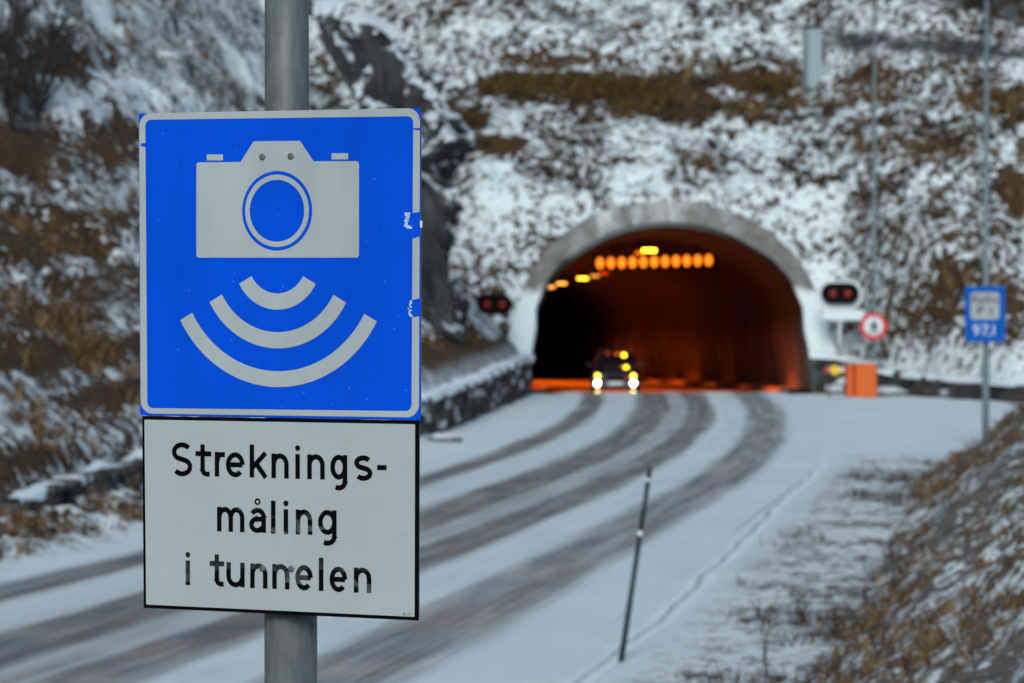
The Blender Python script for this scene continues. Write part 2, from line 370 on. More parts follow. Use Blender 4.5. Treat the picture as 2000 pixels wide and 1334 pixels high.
# vegetation and bare-rock patches: (photo x, y, half width, half height, strength, tilt)
veg = .02 + 0*GX; rock = 0*GX
def blob(px, py, rx, ry, amp, tilt=0.0, arr=None):
    x, y, z = hit(px, py); s = y/FPX; a = math.radians(tilt)
    dx, dz = (GX-x)/s, (GZ-z)/s
    u, v = dx*math.cos(a)-dz*math.sin(a), dx*math.sin(a)+dz*math.cos(a)
    u = u + rx*.55*fbm(GX*.6+px, GY*.5, 3); v = v + ry*.8*fbm(GX*.6, GY*.5+py, 3)
    r = (u/rx)**2+(v/ry)**2
    return amp*np.exp(-r**2)*(np.abs(GY-y) < 25)
for b in ((1180, 175, 220, 34, .45), (1310, 208, 140, 32, .45), (1010, 165, 70, 25, .55), (1130, 120, 150, 14, .25), (1480, 165, 90, 20, .4), (910, 235, 50, 25, .7), (960, 285, 60, 18, .6), (1690, 150, 90, 16, .25),
          (1750, 560, 120, 30, .2), (1850, 560, 110, 50, .22), (1960, 600, 60, 80, .28), (1780, 620, 70, 50, .2), (1980, 380, 30, 70, .4), (1700, 360, 60, 50, .18), (1850, 300, 120, 60, .14),
          (60, 480, 110, 60, .30), (200, 560, 110, 50, .22), (90, 620, 130, 30, .30), (30, 300, 80, 60, .34), (150, 430, 160, 30, .24), (210, 690, 60, 30, .35), (60, 700, 80, 30, .5), (30, 900, 80, 30, .3), (240, 770, 90, 20, .4), (200, 280, 60, 60, .35),
          (60, 100, 100, 70, .25), (920, 690, 70, 25, .45), (870, 680, 60, 40, .35), (980, 680, 30, 15, .6)):
    veg = np.maximum(veg, blob(*b))
for b in ((1900, 98, 150, 20, 1.3, 8), (1940, 10, 110, 40, 1.4, 15), (1670, 78, 65, 16, 1.2), (1130, 45, 80, 12, .75, 25), (1240, 22, 70, 8, .6, 20), (1450, 35, 90, 9, .5, 10),
          (700, 60, 130, 34, .95, 30), (760, 130, 60, 45, .95, 45), (560, 60, 90, 16, .8, 25), (420, 40, 110, 12, .7, 25), (430, 170, 110, 12, .7, 28), (300, 130, 90, 12, .6, 28),
          (60, 755, 90, 9, .95), (210, 585, 40, 14, .6, 40), (60, 190, 60, 40, .8, 30), (150, 350, 60, 20, .7, 45)):
    rock = np.maximum(rock, np.minimum(blob(*b), 1.0))
bank = sst(-.1, 1.0, GX-baseR(GY))*(GY < 84)
veg = np.maximum(veg, bank*.15); edge = np.exp(-((GX-baseR(GY)-.5)/.8)**2)*(GY < 84)
veg = np.maximum(veg, edge*.11)
lb = ((baseL(GY)-GX) > .6)*(GY < 80); veg = np.maximum(veg, lb*.10)
veg = np.maximum(veg, ((GY-front(GX)) > 1)*(.055 + .05*sst(8, 20, GX)))
fine = np.maximum.reduce([sst(.2, 1.2, GX-shoulder(GY))*(GY < 80)*.9, sst(0, .9, baseL(GY)-GX), sst(0, .8, GY-front(GX))])
ny, nx = GX.shape
idx = np.arange(nx*ny).reshape(ny, nx)
F = np.stack([idx[:-1, :-1], idx[:-1, 1:], idx[1:, 1:], idx[1:, :-1]], -1).reshape(-1, 4)
V = np.stack([GX, GY, GZ], -1).reshape(-1, 3)
# open the hill where the tunnel mouth stands
IN_P = [(4.9, 0), (4.85, .8), (4.75, 1.5), (4.62, 2.2), (4.60, 2.95), (4.18, 3.95), (3.6, 4.6), (2.9, 5.05), (2.2, 5.45), (1.5, 5.7), (.75, 5.85), (0, 5.9)]
OUT_P = [(6.05, 0), (5.9, .8), (5.72, 1.5), (5.52, 2.2), (5.3, 2.95), (4.85, 4.1), (4.35, 4.85), (3.7, 5.5), (2.9, 6.03), (1.95, 6.42), (1.0, 6.62), (0, 6.68)]
def arch_hw(z):
    zz = np.array([p[1] for p in IN_P]); xx = np.array([p[0] for p in IN_P])
    return np.interp(z, zz, xx, right=-1)
fc = V[F].mean(1)
zt = fc[:, 2]
keep = ~((fc[:, 1] > 121.0) & (fc[:, 1] < 127) & (np.abs(fc[:, 0]-5.45) < arch_hw(zt-.35)+.35) & (zt < 6.3))
F = F[keep]
ter = np_mesh('terrain', V, F, M_TERR, {'veg': veg.ravel(), 'rock': rock.ravel(), 'fine': fine.ravel()}, True)
tag(ter, kind='structure')

# ---------------------------------------------------------------- road
ry = axis([(-20, 30, 1.0), (30, 121.9, .5)])
us = np.concatenate([np.linspace(-.22, 1.28, 46)])
L, R = smooth(trackL, ry), smooth(trackR, ry)
RX = L[:, None] + (R-L)[:, None]*us[None]; RY = np.repeat(ry[:, None], len(us), 1)
e = np.minimum(us+.22, 1.28-us); RZ = .012 + 0*RX + .035*sst(.0, .06, e)[None] - .02*0
for c0 in (0, .34, .62, 1.0): RZ = RZ - .014*np.exp(-((us-c0)/.06)**2)[None]
VV = np.stack([RX, RY, RZ], -1).reshape(-1, 3); ii = np.arange(RX.size).reshape(RX.shape)
FF = np.stack([ii[:-1, :-1], ii[:-1, 1:], ii[1:, 1:], ii[1:, :-1]], -1).reshape(-1, 4)
road = np_mesh('road', VV, FF, M_ROAD, {'u': np.repeat(us[None], len(ry), 0).ravel(), 'v': RY.ravel()}, True)
tag(road, kind='structure')
def floor_z(Y): Y = np.asarray(Y, float); return np.where(Y < 119, .03, .03-.0235*(Y-119))
fy = axis([(121.9, 300, 2.0)]); fx = np.linspace(-4.95, 4.95, 12)
FX = tcx(fy)[:, None]+fx[None]; FY = np.repeat(fy[:, None], 12, 1); FZ = np.repeat((floor_z(fy))[:, None], 12, 1)
FZ[0] = .045
ii = np.arange(FX.size).reshape(FX.shape)
o = np_mesh('tunnel_road', np.stack([FX, FY, FZ], -1).reshape(-1, 3), np.stack([ii[:-1, :-1], ii[:-1, 1:], ii[1:, 1:], ii[1:, :-1]], -1).reshape(-1, 4), M_WET, None, True)
tag(o, kind='structure')

ys_ = np.arange(33, 84, .12); sxs = shoulder(ys_)+.12*fbm(ys_*0+3.3, ys_*.35, 3)+.05*fbm(ys_*1.3, ys_*0+1, 4); amp_ = sst(80, 62, ys_)*(.6+.8*np.clip(fbm(ys_*.5, ys_*0+8, 3)+.5, 0, 1))
prof = [(-.16, -.02, 0), (-.03, .006, 0), (.0, .010, 1), (.03, .024, 1), (.10, .030, 0), (.35, .034, 0), (.8, .03, 0), (1.3, -.05, 0)]
RX = np.stack([sxs+a for a, b_, c_ in prof], 1); RY = np.repeat(ys_[:, None], len(prof), 1)
RZ = np.stack([b_*amp_*1.0+H(sxs+a, ys_)*(.5 if a > .5 else .0) for a, b_, c_ in prof], 1)
ii = np.arange(RX.size).reshape(RX.shape)
q = NT('snow_lip'); q.set(Base_Color=q.mix(q.attr('edge'), q.mix(q.noise(.35, 3, .5, q.coord()), SNOW_A, SNOW_B), (.34, .38, .42)), Roughness=.85)
lip = np_mesh('snow_bank_edge', np.stack([RX, RY, RZ], -1).reshape(-1, 3), np.stack([ii[:-1, :-1], ii[:-1, 1:], ii[1:, 1:], ii[1:, :-1]], -1).reshape(-1, 4), q.m, {'edge': np.repeat(np.array([[c_ for a, b_, c_ in prof]]), len(ys_), 0).ravel()*np.repeat(.35+.65*amp_, len(prof))}, True)
tag(lip, kind='structure')

# ---------------------------------------------------------------- tunnel
tun = empty('tunnel', (5.45, 122, 0), 0, 'concrete road tunnel mouth with a pale arch rim, dark inside', 'tunnel')
LEAN = .5; RING0 = 1.25
def full(pts): return [(-a, b) for a, b in pts] + [(a, b) for a, b in pts[::-1][1:]]
def dens(p, n=6):
    out = []
    for i in range(len(p)-1):
        for k in range(n): out.append((p[i][0]+(p[i+1][0]-p[i][0])*k/n, p[i][1]+(p[i+1][1]-p[i][1])*k/n))
    return out+[p[-1]]
ip = dens(full([p for p in IN_P])); op = dens(full([p for p in OUT_P]))
def leanY(z): return 121.0+z*LEAN-122
rows = []
sel = [i for i in range(len(ip)) if ip[i][1] >= 1.25]
inner_f = [(ip[i][0], leanY(ip[i][1]), ip[i][1]) for i in sel]
mid_f = [((ip[i][0]+op[i][0])/2, leanY((ip[i][1]+op[i][1])/2), (ip[i][1]+op[i][1])/2) for i in sel]
outer_f = [(op[i][0], leanY(op[i][1]), op[i][1]) for i in sel]
back = lambda r, k: [(x, y+k, z) for x, y, z in r]
b = MB(); grid_rows = [back(inner_f, 2.2), back(inner_f, .07)]
lerp = lambda A, B, t: [tuple(A[i][k]*(1-t)+B[i][k]*t for k in range(3)) for i in range(len(A))]
grid_rows += [lerp(inner_f, outer_f, .05), lerp(inner_f, outer_f, .3), lerp(inner_f, outer_f, .5), lerp(inner_f, outer_f, .75), lerp(inner_f, outer_f, .95), back(outer_f, .07), back(outer_f, 1.5)]
b.grid(grid_rows)
arch = b.build('portal_arch', M_CONC, tun)
me = arch.data; co_ = np.array([v.co[:] for v in me.vertices])
at = me.attributes.new('snow', 'FLOAT', 'POINT'); at.data.foreach_set('value', (sst(4.5, 2.6, co_[:, 2])).astype(np.float32))
at = me.attributes.new('pale', 'FLOAT', 'POINT'); at.data.foreach_set('value', (sst(3.2, 2.3, np.abs(co_[:, 0]+.4))*(.75+.25*np.sign(np.sin(co_[:, 0]*5)))).astype(np.float32))
# segment joints on the crown
for k in range(-4, 5):
    i = int(len(inner_f)/2 + k*5); A = Vector(inner_f[i]); B = Vector(outer_f[i]); A += (B-A)*.03; B = A+(B-A)*.95; off = Vector((0, -.012, 0)); w_ = Vector((.014, 0, 0))
    b = MB(); b.face([A-w_+off, A+w_+off, B+w_+off, B-w_+off]); b.build('panel_joint', M_STONE, tun)
# lining
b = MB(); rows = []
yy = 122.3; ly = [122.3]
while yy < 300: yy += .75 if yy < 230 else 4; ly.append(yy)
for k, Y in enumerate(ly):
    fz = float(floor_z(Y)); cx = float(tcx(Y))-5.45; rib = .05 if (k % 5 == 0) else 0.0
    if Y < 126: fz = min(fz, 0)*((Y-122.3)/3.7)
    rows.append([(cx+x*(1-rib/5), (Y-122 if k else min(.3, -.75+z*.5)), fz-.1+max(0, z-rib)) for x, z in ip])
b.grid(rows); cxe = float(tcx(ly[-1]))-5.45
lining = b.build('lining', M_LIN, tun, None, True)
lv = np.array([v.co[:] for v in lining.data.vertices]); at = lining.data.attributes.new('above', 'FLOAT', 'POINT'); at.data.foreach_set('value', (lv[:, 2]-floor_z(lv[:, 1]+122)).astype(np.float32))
# kerbs at both foot edges inside
for s in (-1, 1):
    b = MB(); rr = []
    for Y in ly:
        cx = float(tcx(Y))-5.45; fz = float(floor_z(Y))
        rr.append([(cx+s*4.1, Y-122, fz-.1), (cx+s*4.1, Y-122, fz+.14), (cx+s*4.14, Y-122, fz+.17), (cx+s*5.0, Y-122, fz+.17)])
    b.grid(rr); b.build('kerb', M_LIN, tun)

# tunnel lamps: own box, glowing panel, and a lamp light
def sodium(loc, e, parent, size=.25, spot=108):
    l = bpy.data.lights.new('sodium_light', 'SPOT'); l.energy = e; l.color = (1, .115, .003); l.shadow_soft_size = size; l.spot_size = math.radians(spot); l.spot_blend = .55
    o = bpy.data.objects.new('sodium_light', l); COL.objects.link(o); o.location = loc; o.parent = parent; return o
lampspec = [(1268, 488, 129.5, .50, (1, .60, .02), 9, 'brightest yellow lamp under the crown just inside the tunnel mouth'),
            (1250, 493, 135, .34, (1, .17, .01), 1.2, 'dim orange lamp right behind the brightest yellow tunnel lamp'),
            (1221, 511, 140, .46, (1, .34, .05), 2.5, 'orange tunnel lamp overlapping the row of amber lights'),
            (1207, 523, 146, .40, (1, .13, .01), 1.1, 'dim red-orange lamp just below the row of amber lights'),
            (1179, 533, 152, .34, (1, .06, .0), .9, 'deep red-orange lamp below the left end of the amber row'),
            (1162, 538, 157, .36, (1, .33, .06), 1.3, 'small orange lamp between the red one and the bright yellow one'),
            (1138, 543, 163, .48, (1, .55, .03), 5, 'bright yellow lamp left of the amber row, in the middle of the lamp line'),
            (1097, 553, 170, .46, (1, .38, .05), 3, 'orange lamp third from the left end of the tunnel lamp line'),
            (1077, 560, 176, .34, (1, .40, .10), 2, 'small pale orange lamp second from the left end of the lamp line'),
            (1062, 563, 181, .30, (1, .15, .01), .6, 'faintest orange lamp at the left end of the lamp line, half behind the arch')]
for i, (px, py, Y, wd, col, st, lab) in enumerate(lampspec):
    p = P(px, py, Y); e_ = empty('tunnel_lamp', p, 0, lab, 'lamp', 'lamps hanging under the tunnel roof')
    b = MB(); b.box((0, .12, .10), (wd+.08, .34, .12), .02); b.tube([(0, .12, .15), (0, .12, .5)], .02, 8); b.build('housing', M_BLK, e_)
    b = MB(); b.box((0, .08, -.02), (wd, .30, .11), .02); b.build('glowing_lens', lamp_mat('lamp_glow_%d' % i, col, st), e_)
    sodium((0, 0, -.2), [15000, 0, 3000, 0, 3600, 0, 8500, 8500, 0, 13000][i], e_) if i in (0, 2, 4, 6, 7, 9) else None
# amber row
A, B = P(1172, 514, 134), P(1384, 508, 134)
g = empty('light_gantry', ((A.x+B.x)/2, 134, A.z), 0, 'overhead bar with a row of eleven amber lights across the tunnel', 'light bar')
b = MB(); b.box((0, .12, 0), ((B-A).x+.5, .1, .5), .02); b.tube([(-1.6, .12, .2), (-1.6, .12, .9)], .03); b.tube([(1.6, .12, .2), (1.6, .12, .9)], .03)
b.build('bar', M_BLK, g); mam = lamp_mat('amber_glow', (1, .22, .01), 1.6)
for k in range(11):
    p = A+(B-A)*k/10; bb = MB(); bb.tube([(0, .06, 0), (0, .0, 0), (0, -.04, 0)], [.14, .14, .10], 14)
    oo = bb.build('amber_light', mam, g); oo.location = (p.x-g.location.x, 0, p.z-g.location.z); oo.scale = (1, 1, 1.5)
# low wall lights behind the bend give the red glow on the lining
# ---------------------------------------------------------------- stone walls
def stone_wall(name, line, label, thick=.45, rowh=.24, seed=1, capk=1.0):
    """line: list of (x, y, base z, height)"""
    rs = random.Random(seed); root = empty(name, (line[0][0], line[0][1], line[0][2]), 0, label, 'stone wall'); ox, oy, oz = root.location
    b = MB(); cap = MB(); caprows = []
    seg = [Vector(p[:3]) for p in line]; Ls = [0]
    for i in range(len(seg)-1): Ls.append(Ls[-1]+(seg[i+1]-seg[i]).length)
    def at(s):
        i = min(max(k for k in range(len(Ls)) if Ls[k] <= s+1e-6), len(Ls)-2); t = (s-Ls[i])/(Ls[i+1]-Ls[i]); p = seg[i].lerp(seg[i+1], t)
        d = (seg[i+1]-seg[i]).normalized(); return p, d, line[i][3]*(1-t)+line[i+1][3]*t
    row = 0; done = False
    while row < 12:
        s = rs.random()*.3; any_ = False
        while s < Ls[-1]-.1:
            wdt = rs.uniform(.28, .75); p, d, h = at(min(s+wdt/2, Ls[-1])); z0 = row*rowh
            if z0 < h-.05:
                any_ = True; hh = min(rowh*rs.uniform(.88, 1.02), h-z0+rs.uniform(0, .08))
                a = math.atan2(d.y, d.x); ofs = rs.uniform(-.07, .07)
                c = (p.x-ox-math.sin(a)*ofs, p.y-oy+math.cos(a)*ofs, p.z-oz+z0+hh/2-.12)
                n0 = len(b.v); b.box(c, (wdt*.97, thick, hh), .035, 0, (rs.uniform(.82, 1), 1), a+rs.uniform(-.08, .08))
                for k in range(n0, len(b.v)):
                    v = b.v[k]; b.v[k] = (v[0]+rs.uniform(-.03, .03), v[1]+rs.uniform(-.03, .03), v[2]+rs.uniform(-.025, .025))
            s += wdt
        if not any_: break
        row += 1
    b.build('stones', M_STONE, root)
    s = 0
    while s <= Ls[-1]:
        p, d, h = at(min(s, Ls[-1])); nrm = Vector((-d.y, d.x, 0)); q0 = Vector((p.x-ox, p.y-oy, p.z-oz+h-.10)); r = []
        wv = thick/2+.03+.06*math.sin(s*2.3)+rs.uniform(-.07, .05); wv *= capk; th = .07*capk+.05*math.sin(s*1.7+1)+rs.uniform(-.06, .04)
        for t, zz in ((-1, -.07), (-.96, th*.55), (-.5, th), (0, th*1.1), (.5, th), (.96, th*.6), (1, -.1)): r.append(q0+nrm*wv*t+Vector((0, 0, zz)))
        caprows.append(r); s += .35
    cap.grid(caprows); cap.build('snow_cap', M_SNOW, root, None, True)
    return root
ln = []
for Y in (121.2, 119, 116, 110, 104, 98, 92, 88):
    ln.append((float(baseL(Y)-wallD(Y))-.12, Y, 0.0, float(wallH(Y))+.12))
stone_wall('stone_wall', ln, 'long dark stone wall capped with snow, left of the tunnel mouth', seed=3)
ln = []
for Y in (86.5, 82, 78, 72, 66, 61, 57.5, 55): ln.append((float(baseL(Y)-wallD(Y))+.05, Y, float(wallZ(Y)), float(wallH(Y))+.05))
stone_wall('stone_wall', ln, 'low dark stone ledge under the grassy slope at the left edge of the photo', seed=4, capk=.7)
stone_wall('stone_wall', [(10.28, 121.05, 0, 1.42), (11.5, 120.6, 0, 1.35), (12.4, 119.8, 0, .98), (13.2, 118.9, 0, .85)], 'short high dark stone wall between the tunnel arch and the orange cabinet', seed=5, thick=.7)
stone_wall('stone_wall', [(13.3, 118.9, 0, .82), (14.6, 116, 0, .76), (16.2, 112.3, 0, .72), (20, 110.6, 0, .62), (26, 107.6, 0, .55)], 'low dark stone wall running to the right edge behind the snowy lay-by', seed=6, thick=.6)

# ---------------------------------------------------------------- rock outcrop left of the tunnel
def rock_mass(name, outline, y0, y1, label, seed=0, amp=.35):
    rs = np.random.RandomState(seed); pts = [P(px, py, (y0+y1)/2) for px, py in outline]
    poly = []
    for i in range(len(pts)):
        a, c = pts[i], pts[(i+1) % len(pts)]; n = max(1, int((c-a).length/.14))
        for k in range(n): poly.append(a.lerp(c, k/n))
    root_loc = Vector((sum(p.x for p in poly)/len(poly), y0, 0)); rows = []
    cx, cz = sum(p.x for p in poly)/len(poly), sum(p.z for p in poly)/len(poly)
    def ring(y, k, fr):
        r = []
        for p in poly:
            x, z = p.x, p.z
            jx = fbm(np.array(z*1.1+y*.7+seed), np.array(y*.9+x*.5), 6, .6)*amp*1.6; jz = fbm(np.array(x*.9+20), np.array(y*.9+z*.7+seed), 6, .6)*amp
            jy = fbm(np.array(x*.8+3), np.array(z*.8+seed), 4)*amp*1.6
            xx = cx+(x-cx)*k+float(jx); zz = cz+(z-cz)*k+float(jz)
            r.append((xx-root_loc.x, y+float(jy)-root_loc.y, zz))
        return r
    n = 22
    rows.append(ring(y0-.2, .02, 0)); rows.append(ring(y0-.1, .3, 0)); rows.append(ring(y0, .6, 0)); rows.append(ring(y0+.1, .82, 0)); rows.append(ring(y0+.3, .94, 0))
    for i in range(n): rows.append(ring(y0+.7+(y1-y0-.7)*i/(n-1), 1.0, 0))
    b = MB(); b.grid(rows, True); o = b.build(name, M_ROCK, None, root_loc)
    return tag(o, label, 'rock')
rock_mass('rock_outcrop', [(884, 668), (892, 600), (872, 520), (868, 440), (850, 360), (862, 320), (898, 268), (858, 200), (806, 128), (760, 70), (700, 30), (640, 5), (600, 10), (660, 60), (715, 130), (745, 200), (765, 300), (770, 420), (775, 600), (775, 690), (820, 680)], 105.5, 112, 'dark craggy rock face rising beside the blue sign, left of the tunnel', 3, .55)

# ---------------------------------------------------------------- bare trees and shrubs on the left slope
def bare_tree(px, py, hgt, seed, label, name='bare_tree', spread=.35, stems=1):
    x, y, z = hit(px, py); rs = random.Random(seed)
    root = empty(name, (x, y, z-.1), 0, label, 'tree', 'bare trees on the left slope')
    t = MB(); c = MB()
    def grow(p, d, L, r, lev, mb):
        pts = [p]; q = p.copy(); dd = d.copy()
        for i in range(4):
            dd = (dd+Vector((rs.uniform(-1, 1), rs.uniform(-1, 1), rs.uniform(-.3, .6)))*.16).normalized(); q = q+dd*L/4; pts.append(q.copy())
        mb.tube(pts, [r, r*.85, r*.7, r*.55, r*.35], 5, cap=False)
        if lev < 4:
            for k in range(5 if lev < 3 else 4):
                i = rs.randint(1, 4); a = rs.uniform(0, 6.28); nd = (dd*.75+Vector((math.cos(a), math.sin(a), rs.uniform(0, .7)))*rs.uniform(.45, .8)).normalized()
                grow(pts[i], nd, L*rs.uniform(.42, .62), r*.5, lev+1, c)
    for s in range(stems):
        d = Vector((rs.uniform(-spread, spread), rs.uniform(-spread, spread), 1)).normalized()
        grow(Vector((0, 0, 0)), d, hgt*rs.uniform(.45, .6), hgt*.017, 1, t)
    t.build('trunk', M_BARK, root); c.build('crown', M_BARK, root)
for a in ((20, 250, 4.2, 1, 'dense bare bush at the far left edge of the slope', 'bare_bush', .5, 4), (70, 235, 3.6, 2, 'leaning bare bush with many stems, second from the left edge', 'bare_bush', .5, 3),
          (142, 165, 2.6, 3, 'single bare tree standing clear on the snow left of the sign', 'bare_tree', .15, 1), (345, 70, 1.8, 4, 'small bare tree highest on the slope above the blue sign', 'bare_tree', .2, 2),
          (15, 130, 3.6, 5, 'upper bare tree in the dark top left corner', 'bare_tree', .3, 3), (100, 100, 2.6, 6, 'thin bare tree uphill of the single clear tree', 'bare_tree', .3, 2)):
    bare_tree(*a)

# ---------------------------------------------------------------- grass as geometry
def blades(name, pts, nb, hgt, wid, lean, m, seed=0):
    rs = np.random.RandomState(seed); n = len(pts)*nb; B = np.repeat(pts, nb, 0)
    sc_ = np.repeat(rs.uniform(.5, 1.35, len(pts)), nb); B = B+np.stack([rs.randn(n)*.07, rs.randn(n)*.07, np.zeros(n)-.02], -1)*sc_[:, None]
    a = rs.uniform(0, 2*np.pi, n); h = hgt*sc_*rs.uniform(.45, 1.15, n); l = lean*rs.uniform(.2, 1.2, n)*h; la = rs.uniform(0, 2*np.pi, n)
    dx, dy = np.cos(a)*wid*sc_, np.sin(a)*wid*sc_; tx, ty = np.cos(la)*l, np.sin(la)*l
    p0 = B+np.stack([-dx, -dy, 0*dx], -1); p1 = B+np.stack([dx, dy, 0*dx], -1)
    p2 = B+np.stack([dx*.7+tx*.4, dy*.7+ty*.4, h*.6], -1); p3 = B+np.stack([-dx*.7+tx*.4, -dy*.7+ty*.4, h*.6], -1); p4 = B+np.stack([tx, ty, h], -1)
    V = np.stack([p0, p1, p2, p3, p4], 1).reshape(-1, 3); k = np.arange(n)*5
    F = np.concatenate([np.stack([k, k+1, k+2], -1), np.stack([k, k+2, k+3], -1), np.stack([k+3, k+2, k+4], -1)])
    return np_mesh(name, V, F, m)
def onground(X, Y): return np.stack([X, Y, H(X, Y)], -1)
rs = np.random.RandomState(21)
# near right bank: tufts in clumps, thick along its foot
Y = rs.uniform(26, 80, 9000); X = baseR(Y)+rs.uniform(.1, 5.5, 9000)
den = fbm(X*.8, Y*.5, 3)+.35*np.exp(-((X-baseR(Y)-.6)/.5)**2); k = den > rs.uniform(-.05, 1.05, 9000)
tag(blades('bank_grass', onground(X[k], Y[k]), 12, .17, .009, 1.3, M_GRASS, 1), 'dry brown grass poking through snow on the bank in the lower right corner', 'grass', kind='stuff')
# flat verge: sparse little weeds
Y = rs.uniform(32, 78, 2600); X = shoulder(Y)+.6+rs.uniform(0, 1, 2600)**.6*(baseR(Y)-shoulder(Y)-.4)
k = fbm(X*.9, Y*.45, 3)+rs.uniform(-.15, .15, 2600) > .24
tag(blades('verge_weeds', onground(X[k], Y[k]), 5, .16, .007, .7, M_HEATH, 2), 'sparse dark weeds in the snow between road and right bank', 'weeds', kind='stuff')
# left slope
Y = rs.uniform(48, 112, 16000); X = baseL(Y)-.5-rs.uniform(0, 1, 16000)*13
k = (fbm(X*.5+2, Y*.35, 3) > .24+rs.uniform(-.15, .4, 16000))
tag(blades('slope_grass', onground(X[k], Y[k]), 9, .34, .014, .9, M_GRASS, 3), 'rusty dry grass tufts on the left slope', 'grass', kind='stuff')
# hillside above the tunnel: heather and low scrub
X = rs.uniform(-8, 24, 14000); Y = front(X)+.5+rs.uniform(0, 1, 14000)*34
k = (fbm(X*.8, Y*.8, 2) > .10) & ~((np.abs(X-5.45) < 6.2) & (H(X, Y) < 7.0))
tag(blades('hill_heather', onground(X[k], Y[k]), 8, .30, .028, .8, M_HEATH, 4), 'dark heather poking out of the snow on the hillside above the tunnel', 'heather', kind='stuff')
X = rs.uniform(6, 24, 2200); Y = front(X)+.6+rs.uniform(0, 1, 2200)*18
k = (fbm(X*.45+4, Y*.45, 3) > .16-.12*sst(10, 20, X)) & ~((np.abs(X-5.45) < 6.6) & (H(X, Y) < 7.5))
tag(blades('hill_scrub', onground(X[k], Y[k]), 16, .55, .022, .7, M_GRASS, 8), 'rusty brown scrub on the hillside right of the tunnel arch', 'scrub', kind='stuff')
pts = []
for px, py, rx, ry_, n in ((1180, 180, 230, 38, 900), (1310, 205, 130, 28, 450), (1000, 165, 50, 25, 120), (1490, 165, 70, 14, 80), (910, 240, 40, 20, 90)):
    x0, y0, z0 = hit(px, py); s = y0/FPX
    for i in range(n):
        a = random.uniform(0, 6.283); r = abs(random.gauss(0, .55)); xx = x0+rx*s*r*math.cos(a); 
        hx = hit(1000+xx/y0*FPX, py+ry_*r*math.sin(a))
        if float(fbm(np.array(hx[0]*.7), np.array(hx[2]*1.6), 3)) > -.12: pts.append((hx[0], hx[1], hx[2]))
tag(blades('terrace_grass', np.array(pts), 9, .24, .020, .9, M_OLIVE, 5), 'olive brown grass band showing through the snow above the tunnel', 'grass', kind='stuff')
# taller individual weed stalks on the verge
def weed(px, py, hgt, seed, label):
    x, y, z = hit(px, py); r_ = random.Random(seed); e_ = MB()
    for s in range(3):
        d = Vector((r_.uniform(-.12, .12), r_.uniform(-.1, .1), hgt*r_.uniform(.7, 1))); e_.tube([(0, 0, -.03), d*.5+Vector((r_.uniform(-.02, .02), 0, 0)), d], [.007, .005, .003], 5, cap=False)
        for k in range(5):
            p = d*r_.uniform(.4, .95); e_.tube([p, p+Vector((r_.uniform(-.14, .14), r_.uniform(-.1, .1), r_.uniform(.02, .12)))], [.004, .003], 4, cap=False)
    o = e_.build('weed_stalk', M_BARK, None, (x, y, z)); tag(o, label, 'weed', 'tall dead weed stalks on the right verge')
for i, (px, py, h, lab) in enumerate(((1494, 1300, .75, 'tall branching dead stalk nearest the lower edge, right of the marker post'), (1750, 1160, .95, 'tallest thin dead stalk at the foot of the right bank'), (1690, 1180, .7, 'dead stalk just left of the tallest one at the bank foot'),
                                      (1566, 1210, .35, 'short dead stalk in the middle of the snowy verge'), (1715, 1290, .4, 'dead stalk low at the bank foot near the corner'), (1840, 1020, .4, 'dead stalk up at the far part of the bank foot'))):
    weed(px, py, h, i, lab)

# ---------------------------------------------------------------- main sign
TH = math.radians(24.6); cT, sT = math.cos(TH), math.sin(TH)
SCEN = P(546, 530, 8.02)
gz = float(H(SCEN.x, 8.1)); sign = empty('road_sign', (SCEN.x, SCEN.y, gz), -TH, 'blue camera symbol road sign with white text plate on a thick grey post', 'road sign')
def S(px, py, yo=0.0):
    """photo pixel -> the sign's own x, z on its face"""
    d = ray(px, py); n = Vector((sT, cT, 0)); p0 = SCEN+n*yo; t = (p0-Vector((0, 0, CAMZ))).dot(n)/d.dot(n)
    p = Vector((0, 0, CAMZ))+d*t; r = p-SCEN
    return (r.x*cT-r.y*sT, p.z-gz)
def flat(name, polys, y, m, parent, wear=None):
    b = MB()
    for i, pl in enumerate(polys): b.face([(x, y-.00006*i, z) for x, z in pl])
    o = b.build(name, m, parent)
    if wear is not None:
        at = o.data.attributes.new('wear', 'FLOAT', 'POINT'); at.data.foreach_set('value', np.array([wear(v.co) for v in o.data.vertices], np.float32))
    return o
def rrect(c4, r, n=8):
    """rounded quad through four corners (list TL,TR,BR,BL in local coords)"""
    out = []; c4 = [Vector(c) for c in c4]
    for i in range(4):
        c, a, b = c4[i], c4[i-1], c4[(i+1) % 4]; u, v = (a-c).normalized(), (b-c).normalized(); o = c+(u+v)*r
        for k in range(n+1):
            t = math.pi/2*k/n; out.append(tuple(o-v*r*math.cos(t)-u*r*math.sin(t)))
    return out
M2 = 8.02/FPX                                                     # metres per photo pixel at the sign
pole = MB(); S_top = S(562, 0, .09)[0]; S_bot = S(570, 1300, .09)[0]
pole.tube([(S_bot, .085, -.3), (S_bot, .085, S(570, 1150)[1])], .0605, 40)
pole.tube([(S_bot, .085, S(570, 1150)[1]), (S_top, .085, S(570, 1120)[1])], [.0605, .0505], 40)
pole.tube([(S_top, .085, S(570, 1120)[1]), (S_top, .085, S(562, -420)[1])], .0505, 40)
pole.build('post', M_POLE, sign, None, True)
for py in (300, 730, 1110):
    b = MB(); z = S(540, py)[1]; b.box((S_top, .0265, z), (.42, .016, .035), .003); b.tube([(S_top, .084, z-.02), (S_top, .084, z+.02)], .063, 32)
    b.build('mounting_bracket', M_ALU, sign)
